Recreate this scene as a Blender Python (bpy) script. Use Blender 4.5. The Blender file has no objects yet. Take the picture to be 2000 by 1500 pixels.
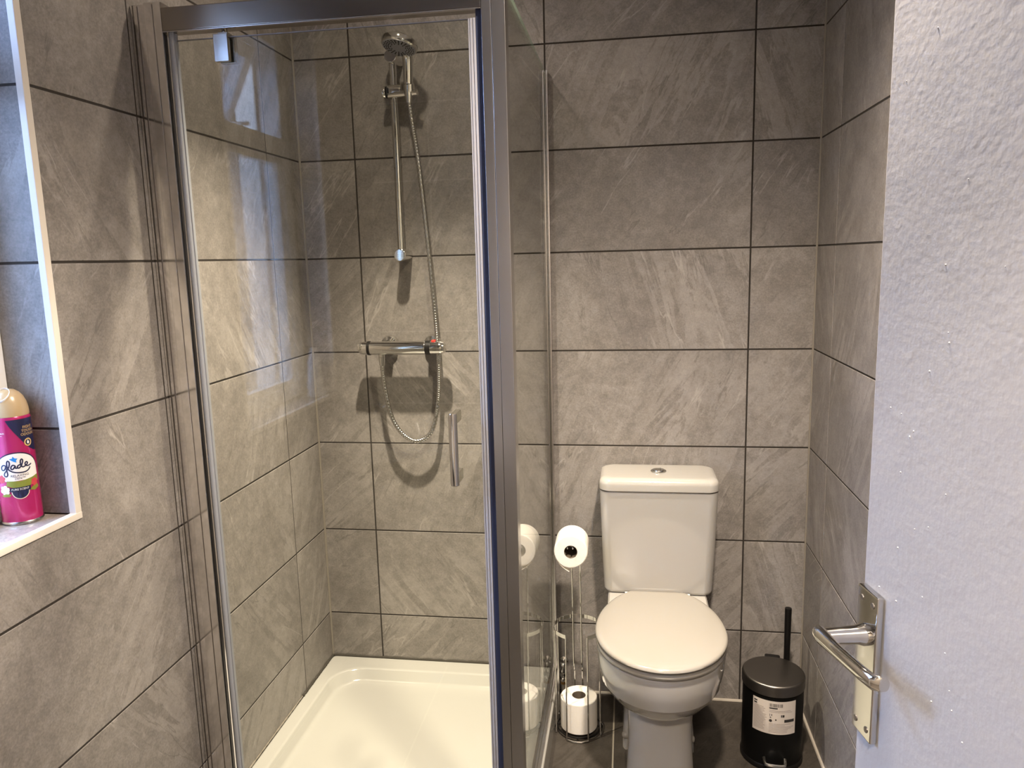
import bpy, bmesh, math, random
from math import sin, cos, pi, radians
from mathutils import Vector, Matrix

random.seed(7)
scene = bpy.context.scene
COL = scene.collection

# ------------------------------------------------------------------ camera, world, exposure
def make_camera():
    yaw, pitch, roll = -0.15207759, -0.16337991, -0.02590525
    f = Vector((sin(yaw) * cos(pitch), cos(yaw) * cos(pitch), sin(pitch)))
    r = Vector((cos(yaw), -sin(yaw), 0))
    u = r.cross(f)
    r2 = r * cos(roll) + u * sin(roll)
    u2 = -r * sin(roll) + u * cos(roll)
    cd = bpy.data.cameras.new('camera')
    cd.sensor_width = 36.0
    cd.lens = 1486.356 / 2000 * 36.0
    cd.clip_start = 0.02
    cam = bpy.data.objects.new('camera', cd)
    m = Matrix((r2, u2, -f)).transposed().to_4x4()
    m.translation = Vector((0.8403, -2.36167, 1.44386))
    cam.matrix_world = m
    COL.objects.link(cam)
    scene.camera = cam
make_camera()

world = bpy.data.worlds.new('sky')
scene.world = world
world.use_nodes = True
wbg = world.node_tree.nodes['Background']
wbg.inputs['Color'].default_value = (0.43, 0.60, 1.0, 1)      # even overcast blue daylight
wbg.inputs['Strength'].default_value = 22.0

vs = scene.view_settings
vs.view_transform = 'Standard'
vs.look = 'None'
vs.gamma = 1.0
vs.use_curve_mapping = False
vs.exposure = 0.96
WARM = (1.0, 0.845, 0.68)
SHOWER_LAMP_W, ROOM_LAMP_W, HALL_FILL_W = 225.0, 160.0, 90.0
FILL_SPILL = 0.035                      # share of the extra wide spot added at the shower lamp as fill
scene.cycles.max_bounces = 14
scene.cycles.transparent_max_bounces = 24
scene.cycles.glossy_bounces = 6
scene.cycles.diffuse_bounces = 6
scene.cycles.caustics_reflective = False
scene.cycles.caustics_refractive = False
scene.cycles.sample_clamp_indirect = 4.0
scene.cycles.use_denoising = True

# ------------------------------------------------------------------ dimensions
XL, XR = -0.1826, 1.3897          # left and right wall faces; the back wall face is y = 0
CEIL = 2.45
YF = -2.28                        # inner face of the wall with the doorway
LEVELS = [0.0, 0.2462, 0.5492, 0.8522, 1.1552, 1.4582, 1.7612, 2.0642, 2.3672, CEIL]
WY0, WY1, WZ0, WZ1 = -1.755, -1.128, 0.990, 2.20       # window opening
FX = -0.290                       # inner face of the window frame

# ------------------------------------------------------------------ materials
def mat(name):
    m = bpy.data.materials.new(name)
    m.use_nodes = True
    nt = m.node_tree
    b = nt.nodes['Principled BSDF']
    return m, nt, b

def simple(name, col, rough=0.5, metal=0.0, coat=0.0, bump=None, spec=0.5):
    m, nt, b = mat(name)
    b.inputs['Base Color'].default_value = (*col, 1)
    b.inputs['Roughness'].default_value = rough
    b.inputs['Metallic'].default_value = metal
    b.inputs['Coat Weight'].default_value = coat
    b.inputs['Coat Roughness'].default_value = 0.03
    b.inputs['Specular IOR Level'].default_value = spec
    if bump:
        sc, st, dist = bump
        tc = nt.nodes.new('ShaderNodeTexCoord')
        n = nt.nodes.new('ShaderNodeTexNoise')
        n.inputs['Scale'].default_value = sc
        n.inputs['Detail'].default_value = 4
        nt.links.new(tc.outputs['Object'], n.inputs['Vector'])
        bp = nt.nodes.new('ShaderNodeBump')
        bp.inputs['Strength'].default_value = st
        bp.inputs['Distance'].default_value = dist
        nt.links.new(n.outputs['Fac'], bp.inputs['Height'])
        nt.links.new(bp.outputs['Normal'], b.inputs['Normal'])
    return m

def ramp(nt, stops):
    r = nt.nodes.new('ShaderNodeValToRGB')
    while len(r.color_ramp.elements) < len(stops):
        r.color_ramp.elements.new(0.5)
    for e, (p, c) in zip(r.color_ramp.elements, stops):
        e.position = p
        e.color = (*c, 1) if len(c) == 3 else c
    return r

def mixc(nt, a, bcol, fac, mode='MIX'):
    mx = nt.nodes.new('ShaderNodeMix')
    mx.data_type = 'RGBA'
    mx.blend_type = mode
    for sock, v in ((mx.inputs[6], a), (mx.inputs[7], bcol), (mx.inputs[0], fac)):
        if hasattr(v, 'is_output'):
            nt.links.new(v, sock)
        elif isinstance(v, (int, float)):
            sock.default_value = v
        else:
            sock.default_value = (*v, 1)
    return mx.outputs[2]

def math_node(nt, op, a, b=None):
    n = nt.nodes.new('ShaderNodeMath')
    n.operation = op
    for i, v in enumerate((a, b)):
        if v is None:
            continue
        if hasattr(v, 'is_output'):
            nt.links.new(v, n.inputs[i])
        else:
            n.inputs[i].default_value = v
    return n.outputs[0]

def tile_material(name, dark, mid, light, vein, rough):
    m, nt, b = mat(name)
    uv = nt.nodes.new('ShaderNodeUVMap')
    oi = nt.nodes.new('ShaderNodeObjectInfo')
    off = nt.nodes.new('ShaderNodeCombineXYZ')
    for i, k in enumerate((37.0, 91.0, 53.0)):
        nt.links.new(math_node(nt, 'MULTIPLY', oi.outputs['Random'], k), off.inputs[i])
    va = nt.nodes.new('ShaderNodeVectorMath')
    nt.links.new(uv.outputs['UV'], va.inputs[0])
    nt.links.new(off.outputs[0], va.inputs[1])
    P = va.outputs[0]
    def noise(scale, detail, vec=P, rough_=0.55, dist=0.0):
        n = nt.nodes.new('ShaderNodeTexNoise')
        n.inputs['Scale'].default_value = scale
        n.inputs['Detail'].default_value = detail
        n.inputs['Roughness'].default_value = rough_
        n.inputs['Distortion'].default_value = dist
        nt.links.new(vec, n.inputs['Vector'])
        return n.outputs['Fac']
    # cleavage bands run steeply across the slab, most up to the right, some up to the left
    def frac(k):
        return math_node(nt, 'FRACT', math_node(nt, 'MULTIPLY', oi.outputs['Random'], k))
    side = math_node(nt, 'GREATER_THAN', frac(17.31), 0.70)
    ang = math_node(nt, 'ADD', math_node(nt, 'MULTIPLY', side, radians(-112)), radians(54))
    ang = math_node(nt, 'ADD', ang, math_node(nt, 'MULTIPLY', math_node(nt, 'SUBTRACT', frac(41.7), 0.5), radians(30)))
    vrn = nt.nodes.new('ShaderNodeVectorRotate')
    vrn.rotation_type = 'Z_AXIS'
    nt.links.new(P, vrn.inputs['Vector'])
    nt.links.new(math_node(nt, 'MULTIPLY', ang, -1.0), vrn.inputs['Angle'])
    mp = nt.nodes.new('ShaderNodeVectorMath')
    mp.operation = 'MULTIPLY'
    nt.links.new(vrn.outputs[0], mp.inputs[0])
    mp.inputs[1].default_value = (1.0, 5.5, 1.0)
    V = mp.outputs[0]
    clouds = ramp(nt, [(0.36, dark), (0.5, mid), (0.64, light)])
    big = noise(4.0, 8, P, 0.66, 0.6)
    streak = noise(2.4, 9, V, 0.62, 0.3)
    mixf = math_node(nt, 'ADD', math_node(nt, 'MULTIPLY', big, 0.6), math_node(nt, 'MULTIPLY', streak, 0.4))
    nt.links.new(mixf, clouds.inputs[0])
    sp = ramp(nt, [(0.32, (0.74,) * 3), (0.68, (1.26,) * 3)])
    nt.links.new(noise(210, 4, P, 0.7), sp.inputs[0])
    c = mixc(nt, clouds.outputs[0], sp.outputs[0], 0.75, 'MULTIPLY')
    mott = ramp(nt, [(0.36, (0.84,) * 3), (0.66, (1.18,) * 3)])
    nt.links.new(noise(34, 6, P, 0.74), mott.inputs[0])
    c = mixc(nt, c, mott.outputs[0], 0.9, 'MULTIPLY')
    # terraced pale bands with crisp torn edges
    gate = ramp(nt, [(0.45, (0, 0, 0)), (0.58, (1, 1, 1))])
    nt.links.new(noise(2.2, 3, P), gate.inputs[0])
    bn = noise(1.3, 10, V, 0.62, 0.55)
    vr = ramp(nt, [(0.0, (0, 0, 0)), (0.455, (0, 0, 0)), (0.466, (0.62,) * 3), (0.535, (0.42,) * 3), (0.546, (0.08,) * 3), (0.612, (0, 0, 0)), (0.622, (0.75,) * 3), (0.70, (0.30,) * 3)])
    nt.links.new(bn, vr.inputs[0])
    vf = math_node(nt, 'MULTIPLY', vr.outputs[0], gate.outputs[0])
    vf = math_node(nt, 'MULTIPLY', vf, math_node(nt, 'ADD', math_node(nt, 'MULTIPLY', noise(48, 5, P, 0.7), 1.0), 0.02))
    c = mixc(nt, c, vein, vf)
    # thin pale and dark scratches along the cleavage
    def hair(scale, level, width):
        d = math_node(nt, 'ABSOLUTE', math_node(nt, 'SUBTRACT', noise(scale, 5, V, 0.5, 0.2), level))
        r_ = ramp(nt, [(0.0, (1, 1, 1)), (width, (0, 0, 0))])
        nt.links.new(d, r_.inputs[0])
        return r_.outputs[0]
    g2 = ramp(nt, [(0.50, (0, 0, 0)), (0.60, (1, 1, 1))])
    nt.links.new(noise(5.5, 3, P), g2.inputs[0])
    c = mixc(nt, c, vein, math_node(nt, 'MULTIPLY', math_node(nt, 'MULTIPLY', hair(1.9, 0.5, 0.010), g2.outputs[0]), 0.6))
    g3 = ramp(nt, [(0.40, (1, 1, 1)), (0.50, (0, 0, 0))])
    nt.links.new(noise(4.5, 3, P), g3.inputs[0])
    c = mixc(nt, c, tuple(0.62 * k for k in dark), math_node(nt, 'MULTIPLY', math_node(nt, 'MULTIPLY', hair(2.7, 0.46, 0.011), g3.outputs[0]), 0.6))
    # hairline darker cracks
    ck = nt.nodes.new('ShaderNodeTexVoronoi')
    ck.feature = 'DISTANCE_TO_EDGE'
    ck.inputs['Scale'].default_value = 5.5
    nt.links.new(mixc(nt, V, noise(9, 4, P), 0.12), ck.inputs['Vector'])
    cr = ramp(nt, [(0.0, (0.80,) * 3), (0.012, (1, 1, 1))])
    nt.links.new(ck.outputs['Distance'], cr.inputs[0])
    c = mixc(nt, c, cr.outputs[0], 0.55, 'MULTIPLY')
    # every slab a little lighter or darker
    br = ramp(nt, [(0.0, (0.93,) * 3), (1.0, (1.07,) * 3)])
    nt.links.new(oi.outputs['Random'], br.inputs[0])
    c = mixc(nt, c, br.outputs[0], 1.0, 'MULTIPLY')
    nt.links.new(c, b.inputs['Base Color'])
    b.inputs['Roughness'].default_value = rough
    b.inputs['Specular IOR Level'].default_value = 0.35
    bp = nt.nodes.new('ShaderNodeBump')
    bp.inputs['Strength'].default_value = 0.25
    bp.inputs['Distance'].default_value = 0.0012
    h = math_node(nt, 'ADD', noise(60, 5, P), math_node(nt, 'MULTIPLY', streak, 1.5))
    nt.links.new(h, bp.inputs['Height'])
    nt.links.new(bp.outputs['Normal'], b.inputs['Normal'])
    return m

M_TILE = tile_material('stone_wall_tile', (0.185, 0.168, 0.154), (0.220, 0.202, 0.187), (0.262, 0.242, 0.226), (0.43, 0.40, 0.375), 0.46)
M_FLOOR = tile_material('stone_floor_tile', (0.040, 0.034, 0.028), (0.050, 0.043, 0.036), (0.062, 0.054, 0.046), (0.10, 0.09, 0.08), 0.36)
M_SILL = tile_material('polished_sill_tile', (0.27, 0.24, 0.21), (0.31, 0.275, 0.245), (0.35, 0.315, 0.28), (0.40, 0.37, 0.34), 0.16)
M_GROUT = simple('dark_grout', (0.024, 0.019, 0.015), 0.9)
M_GROUTF = simple('pale_floor_grout', (0.30, 0.27, 0.22), 0.85)
M_SEALANT = simple('stone_sealant', (0.24, 0.215, 0.18), 0.5)
M_SEALPALE = simple('pale_sealant', (0.44, 0.40, 0.34), 0.45)
M_MOULD = simple('mouldy_sealant', (0.035, 0.03, 0.022), 0.7, bump=(60, 0.5, 0.002))
M_TRIM = simple('cream_plastic_trim', (0.72, 0.67, 0.60), 0.32)
M_PLASTER = simple('white_ceiling_paint', (0.80, 0.78, 0.75), 0.85)
M_HALL = simple('hall_wall_paint', (0.62, 0.58, 0.54), 0.85)
M_HALLFLOOR = simple('hall_carpet', (0.16, 0.14, 0.125), 0.95)
M_PVC = simple('white_pvc', (0.80, 0.80, 0.80), 0.28)
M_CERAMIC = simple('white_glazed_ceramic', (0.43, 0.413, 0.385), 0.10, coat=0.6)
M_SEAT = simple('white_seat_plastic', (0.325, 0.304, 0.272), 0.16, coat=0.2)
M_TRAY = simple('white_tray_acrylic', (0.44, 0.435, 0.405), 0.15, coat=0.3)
M_CHROME = simple('chrome', (0.72, 0.71, 0.69), 0.07, 1.0)
M_CHROMED = simple('dull_chrome', (0.50, 0.49, 0.47), 0.22, 1.0)
M_ALU = simple('satin_aluminium', (0.46, 0.45, 0.44), 0.25, 1.0)
M_ALUH = simple('header_aluminium', (0.35, 0.325, 0.29), 0.2, 1.0)
M_ALUP = simple('polished_aluminium', (0.92, 0.90, 0.88), 0.12, 1.0)
M_ALUB = simple('bright_aluminium', (0.62, 0.60, 0.59), 0.22, 1.0)
M_ALUDARK = simple('dark_aluminium', (0.30, 0.28, 0.27), 0.35, 1.0)
M_SEALGREY = simple('grey_door_seal', (0.30, 0.315, 0.35), 0.35)
M_SEALCLEAR = simple('frosted_strip', (0.27, 0.27, 0.30), 0.3)
M_RUBBER = simple('navy_rubber', (0.018, 0.024, 0.05), 0.45)
M_BLACKPL = simple('black_plastic', (0.006, 0.0056, 0.0056), 0.38, spec=0.2)
M_BLACKBODY = simple('black_lacquered_steel', (0.003, 0.003, 0.003), 0.42, spec=0.14)
M_GUN = simple('brushed_gunmetal', (0.165, 0.155, 0.145), 0.33, 1.0)
M_PAPER = simple('toilet_paper', (0.86, 0.82, 0.75), 0.95, bump=(90, 0.35, 0.002))
M_CARD = simple('cardboard_core', (0.12, 0.095, 0.07), 0.9)
M_LABELW = simple('white_sticker', (0.52, 0.475, 0.44), 0.5)
M_INK = simple('label_ink', (0.02, 0.018, 0.018), 0.6)
M_INKSOFT = simple('label_small_print', (0.27, 0.235, 0.22), 0.6)
M_RED = simple('red_plastic_mark', (0.55, 0.03, 0.02), 0.4)
M_COPPER = simple('brass_nut', (0.55, 0.33, 0.12), 0.25, 1.0)
M_PINK = simple('magenta_can_lacquer', (0.42, 0.016, 0.115), 0.22, metal=0.25, coat=0.4)
M_GOLD = simple('pearl_gold_cap', (0.44, 0.315, 0.165), 0.28, coat=0.3)
M_CAPIN = simple('white_nozzle', (0.85, 0.86, 0.88), 0.3)
M_NAVY = simple('navy_print', (0.012, 0.014, 0.05), 0.3)
M_WHITEPR = simple('white_print', (0.82, 0.79, 0.76), 0.3)
M_GREENPR = simple('olive_print', (0.20, 0.225, 0.035), 0.3)
M_REDPR = simple('red_flower_print', (0.52, 0.05, 0.06), 0.3)
M_CREAMPR = simple('cream_flower_print', (0.72, 0.60, 0.46), 0.3)
M_BLUEPR = simple('blue_flower_print', (0.02, 0.22, 0.60), 0.3)
M_GOLDPR = simple('gold_print', (0.60, 0.40, 0.16), 0.3)
M_BOTTLE = simple('white_bottle_plastic', (0.78, 0.79, 0.80), 0.3)
M_CABINET = simple('grey_cabinet_paint', (0.20, 0.19, 0.185), 0.4)

def glass_material(name, tint, frost=0.0, frost_col=(0.8, 0.85, 0.9), rough=0.0, ior=1.5):
    m = bpy.data.materials.new(name)
    m.use_nodes = True
    nt = m.node_tree
    nt.nodes.clear()
    out = nt.nodes.new('ShaderNodeOutputMaterial')
    tr = nt.nodes.new('ShaderNodeBsdfTransparent')
    tr.inputs[0].default_value = (*tint, 1)
    gl = nt.nodes.new('ShaderNodeBsdfGlossy')
    gl.inputs['Roughness'].default_value = rough
    fr = nt.nodes.new('ShaderNodeFresnel')
    geo = nt.nodes.new('ShaderNodeNewGeometry')           # same reflectance on the way in and on the way out of the pane
    iv = math_node(nt, 'ADD', math_node(nt, 'MULTIPLY', geo.outputs['Backfacing'], 1.0 / ior - ior), ior)
    nt.links.new(iv, fr.inputs['IOR'])
    mx = nt.nodes.new('ShaderNodeMixShader')
    base = tr.outputs[0]
    if frost:
        tl = nt.nodes.new('ShaderNodeBsdfTranslucent')
        tl.inputs[0].default_value = (*frost_col, 1)
        m2 = nt.nodes.new('ShaderNodeMixShader')
        m2.inputs[0].default_value = frost
        nt.links.new(tr.outputs[0], m2.inputs[1])
        nt.links.new(tl.outputs[0], m2.inputs[2])
        base = m2.outputs[0]
    nt.links.new(fr.outputs[0], mx.inputs[0])
    nt.links.new(base, mx.inputs[1])
    nt.links.new(gl.outputs[0], mx.inputs[2])
    nt.links.new(mx.outputs[0], out.inputs[0])
    return m

M_GLASS = glass_material('shower_glass', (0.955, 0.965, 0.935))
M_GLASSEDGE = glass_material('glass_edge', (0.72, 0.80, 0.74), 0.25, (0.6, 0.75, 0.66), 0.1)
M_OBSCURE = glass_material('obscured_window_glass', (0.9, 0.93, 0.95), 0.3, (0.72, 0.77, 0.82), 0.12)
M_OBSCURETOP = glass_material('obscured_fanlight_glass', (0.42, 0.45, 0.5), 0.3, (0.3, 0.33, 0.36), 0.12)
M_CLEARWIN = glass_material('clear_window_glass', (0.9, 0.93, 0.95))

def lamp_material():
    m = bpy.data.materials.new('lit_lamp_lens')
    m.use_nodes = True
    nt = m.node_tree
    b = nt.nodes['Principled BSDF']
    b.inputs['Base Color'].default_value = (0.9, 0.85, 0.75, 1)
    b.inputs['Emission Color'].default_value = (1.0, 0.85, 0.65, 1)
    b.inputs['Emission Strength'].default_value = 25.0
    return m
M_LAMP = lamp_material()

def door_paint():
    m, nt, b = mat('white_gloss_door_paint')
    tc = nt.nodes.new('ShaderNodeTexCoord')
    n1 = nt.nodes.new('ShaderNodeTexNoise'); n1.inputs['Scale'].default_value = 130; n1.inputs['Detail'].default_value = 2
    n2 = nt.nodes.new('ShaderNodeTexNoise'); n2.inputs['Scale'].default_value = 14; n2.inputs['Detail'].default_value = 3
    for n in (n1, n2):
        nt.links.new(tc.outputs['Object'], n.inputs['Vector'])
    h = math_node(nt, 'ADD', n1.outputs['Fac'], math_node(nt, 'MULTIPLY', n2.outputs['Fac'], 2.0))
    bp = nt.nodes.new('ShaderNodeBump'); bp.inputs['Strength'].default_value = 0.27; bp.inputs['Distance'].default_value = 0.0012
    nt.links.new(h, bp.inputs['Height'])
    nt.links.new(bp.outputs['Normal'], b.inputs['Normal'])
    # a greasy ochre rub mark beside the lever, slanting down towards the hinges
    mp = nt.nodes.new('ShaderNodeMapping'); mp.vector_type = 'TEXTURE'
    mp.inputs['Location'].default_value = (0.088, 0.0, 0.972)
    mp.inputs['Rotation'].default_value = (0, radians(33), 0)
    mp.inputs['Scale'].default_value = (0.055, 1.0, 0.014)
    nt.links.new(tc.outputs['Object'], mp.inputs['Vector'])
    ln = nt.nodes.new('ShaderNodeVectorMath'); ln.operation = 'LENGTH'
    nt.links.new(mp.outputs[0], ln.inputs[0])
    rr = ramp(nt, [(0.25, (1, 1, 1)), (1.0, (0, 0, 0))])
    nt.links.new(ln.outputs['Value'], rr.inputs[0])
    fac = math_node(nt, 'MULTIPLY', math_node(nt, 'MULTIPLY', rr.outputs[0], n2.outputs['Fac']), 0.65)
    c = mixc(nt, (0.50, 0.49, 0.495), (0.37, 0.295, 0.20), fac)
    nt.links.new(c, b.inputs['Base Color'])
    b.inputs['Roughness'].default_value = 0.42
    return m
M_DOOR = door_paint()

# ------------------------------------------------------------------ mesh helpers
class MB:
    """collects shapes, then links them as ONE mesh object"""
    def __init__(self):
        self.bm = bmesh.new()
        self.mi = 0
    def slot(self, i, pred):
        for f in self.bm.faces:
            f.normal_update()
            if pred(f):
                f.material_index = i
        return self
    def face(self, vs, mi=None):
        try:
            f = self.bm.faces.new(vs)
            f.material_index = self.mi if mi is None else mi
            return f
        except ValueError:
            return None
    def box(self, x0, x1, y0, y1, z0, z1, bevel=0.0, seg=2, M=None):
        t = bmesh.new()
        r = bmesh.ops.create_cube(t, size=1.0)
        for v in r['verts']:
            v.co = Vector(((x0 + x1) / 2 + v.co.x * (x1 - x0), (y0 + y1) / 2 + v.co.y * (y1 - y0), (z0 + z1) / 2 + v.co.z * (z1 - z0)))
        if bevel:
            bmesh.ops.bevel(t, geom=t.edges[:], offset=bevel, segments=seg, profile=0.5, affect='EDGES')
        if M is not None:
            bmesh.ops.transform(t, matrix=M, verts=t.verts[:])
        self.merge(t)
        return self
    def merge(self, t):
        mp = {}
        for v in t.verts:
            mp[v] = self.bm.verts.new(v.co)
        for f in t.faces:
            self.face([mp[v] for v in f.verts])
        t.free()
    def loft(self, rings, cap0=True, cap1=True, closed=True):
        R = [[self.bm.verts.new(Vector(p)) for p in ring] for ring in rings]
        n = len(R[0])
        for a, b in zip(R[:-1], R[1:]):
            for i in range(n if closed else n - 1):
                j = (i + 1) % n
                self.face([a[i], a[j], b[j], b[i]])
        if cap0:
            self.face(R[0][::-1])
        if cap1:
            self.face(R[-1])
        return self
    def tube(self, pts, r, seg=10, cap=True, closed=False):
        pts = [Vector(p) for p in pts]
        n = len(pts)
        rr = r if isinstance(r, (list, tuple)) else [r] * n
        rings = []
        prev = None
        for i, p in enumerate(pts):
            if closed:
                t = (pts[(i + 1) % n] - pts[i - 1]).normalized()
            else:
                t = (pts[min(i + 1, n - 1)] - pts[max(i - 1, 0)]).normalized()
            if prev is None:
                a = Vector((0, 0, 1)) if abs(t.z) < 0.9 else Vector((1, 0, 0))
                u = (a - t * a.dot(t)).normalized()
            else:
                u = prev - t * prev.dot(t)
                u = u.normalized() if u.length > 1e-6 else t.orthogonal().normalized()
            prev = u
            w = t.cross(u)
            rings.append([p + (u * cos(2 * pi * k / seg) + w * sin(2 * pi * k / seg)) * rr[i] for k in range(seg)])
        if closed:
            rings.append(rings[0])
            return self.loft(rings, False, False)
        return self.loft(rings, cap, cap)
    def cyl(self, p0, p1, r0, r1=None, seg=24):
        p0, p1 = Vector(p0), Vector(p1)
        r1 = r0 if r1 is None else r1
        t = (p1 - p0).normalized()
        u = t.orthogonal().normalized()
        w = t.cross(u)
        ring = lambda p, r: [p + (u * cos(2 * pi * k / seg) + w * sin(2 * pi * k / seg)) * r for k in range(seg)]
        return self.loft([ring(p0, r0), ring(p1, r1)])
    def lathe(self, prof, origin=(0, 0, 0), axis=(0, 0, 1), seg=40, cap0=True, cap1=True):
        o = Vector(origin)
        t = Vector(axis).normalized()
        u = t.orthogonal().normalized()
        w = t.cross(u)
        rings = [[o + t * h + (u * cos(2 * pi * k / seg) + w * sin(2 * pi * k / seg)) * r for k in range(seg)] for r, h in prof]
        return self.loft(rings, cap0, cap1)
    def build(self, name, mats, parent=None, sharp=35, smooth=True, uv=None):
        bm = self.bm
        bmesh.ops.recalc_face_normals(bm, faces=bm.faces[:])
        me = bpy.data.meshes.new(name)
        bm.to_mesh(me)
        bm.free()
        for m in (mats if isinstance(mats, (list, tuple)) else [mats]):
            me.materials.append(m)
        if smooth:
            me.shade_smooth()
            me.set_sharp_from_angle(angle=radians(sharp))
        o = bpy.data.objects.new(name, me)
        COL.objects.link(o)
        if smooth:
            wn = o.modifiers.new('weighted_normal', 'WEIGHTED_NORMAL')
            wn.keep_sharp = True
            wn.weight = 80
        if parent is not None:
            o.parent = parent
        return o

def link_mesh(name, me, parent=None):
    o = bpy.data.objects.new(name, me)
    COL.objects.link(o)
    o.parent = parent
    return o

def tag(o, label=None, cat=None, group=None, kind=None):
    for k, v in (('label', label), ('category', cat), ('group', group), ('kind', kind)):
        if v:
            o[k] = v
    return o

def thing(name, loc=(0, 0, 0), label=None, cat=None, group=None, rz=0.0):
    o = bpy.data.objects.new(name, None)
    o.empty_display_size = 0.05
    o.location = loc
    o.rotation_euler = (0, 0, rz)
    COL.objects.link(o)
    return tag(o, label, cat, group)

def rrect(x0, x1, y0, y1, r, z, n=8):
    pts = []
    for cx, cy, a0 in ((x1 - r, y1 - r, 0), (x0 + r, y1 - r, 90), (x0 + r, y0 + r, 180), (x1 - r, y0 + r, 270)):
        for k in range(n + 1):
            a = radians(a0 + 90 * k / n)
            pts.append((cx + r * cos(a), cy + r * sin(a), z))
    return pts

def catmull(pts, n=8, closed=False):
    pts = [Vector(p) for p in pts]
    out = []
    N = len(pts)
    rng = range(N if closed else N - 1)
    for i in rng:
        if closed:
            a, b, c, d = pts[i - 1], pts[i], pts[(i + 1) % N], pts[(i + 2) % N]
        else:
            a, b, c, d = pts[max(i - 1, 0)], pts[i], pts[i + 1], pts[min(i + 2, N - 1)]
        for k in range(n):
            t = k / n
            out.append(0.5 * ((2 * b) + (c - a) * t + (2 * a - 5 * b + 4 * c - d) * t * t + (3 * b - a - 3 * c + d) * t ** 3))
    if not closed:
        out.append(pts[-1])
    return out

# ------------------------------------------------------------------ tiled surfaces
GAP = 0.0024
def poly_inset(pts, d):
    n = len(pts)
    out = []
    for i in range(n):
        p0, p1, p2 = Vector(pts[i - 1]), Vector(pts[i]), Vector(pts[(i + 1) % n])
        e1, e2 = (p1 - p0).normalized(), (p2 - p1).normalized()
        n1, n2 = Vector((-e1.y, e1.x)), Vector((-e2.y, e2.x))
        b = n1 + n2
        out.append(p1 + b * (d / max(0.2, b.dot(n1))))
    return out

def tile(parent, O, U, V, N, outline, m, name='tile', gap=GAP):
    """one slab: chamfered face, sides 8 mm deep; outline is counter-clockwise in (u, v) metres"""
    proud = random.uniform(-0.0002, 0.0002)
    outer = poly_inset(outline, gap)
    inner = poly_inset(outline, gap + 0.0006)
    bm = bmesh.new()
    uvl = bm.loops.layers.uv.new('UVMap')
    P = lambda p, h: O + U * p[0] + V * p[1] + N * h
    f0 = [bm.verts.new(P(p, proud)) for p in inner]
    f1 = [bm.verts.new(P(p, proud - 0.0006)) for p in outer]
    f2 = [bm.verts.new(P(p, -0.008)) for p in outer]
    faces = [bm.faces.new(f0)]
    n = len(outline)
    for a, b in ((f0, f1), (f1, f2)):
        for i in range(n):
            j = (i + 1) % n
            faces.append(bm.faces.new((a[j], a[i], b[i], b[j])))
    for f in faces:
        for l in f.loops:
            d = l.vert.co - O
            l[uvl].uv = (d.dot(U), d.dot(V))
    if n > 4:
        faces[0].normal_update()
        bmesh.ops.triangulate(bm, faces=[faces[0]])
    me = bpy.data.meshes.new(name)
    bm.to_mesh(me)
    bm.free()
    me.materials.append(m)
    return link_mesh(name, me, parent)

def rect(u0, u1, v0, v1):
    return [(u0, v0), (u1, v0), (u1, v1), (u0, v1)]

def structure(o):
    o['kind'] = 'structure'
    return o

X, Y, Z = Vector((1, 0, 0)), Vector((0, 1, 0)), Vector((0, 0, 1))
BACK = -0.0010     # grout face lies this far behind the tile faces

# floor
mb = MB(); mb.box(XL - 0.01, XR + 0.01, YF - 0.1, 0.01, -0.12, BACK)
floor = structure(mb.build('floor', M_GROUTF, smooth=False))
fx = [XL, 0.198, 0.798, XR]
fy = [YF, -1.695, -1.095, -0.495, 0.0]
for i in range(3):
    for j in range(4):
        tile(floor, Vector((0, 0, 0)), X, Y, Z, rect(fx[i], fx[i + 1], fy[j], fy[j + 1]), M_FLOOR)
# back wall
mb = MB(); mb.box(XL - 0.15, XR + 0.15, -BACK, 0.12, -0.02, CEIL + 0.02)
wall_back = structure(mb.build('wall_back', M_GROUT, smooth=False))
bx = [XL, 0.0, 0.6008, 1.2016, XR]
for i in range(4):
    for j in range(9):
        tile(wall_back, Vector((0, 0, 0)), X, Z, -Y, rect(bx[i], bx[i + 1], LEVELS[j], LEVELS[j + 1]), M_TILE)
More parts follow.
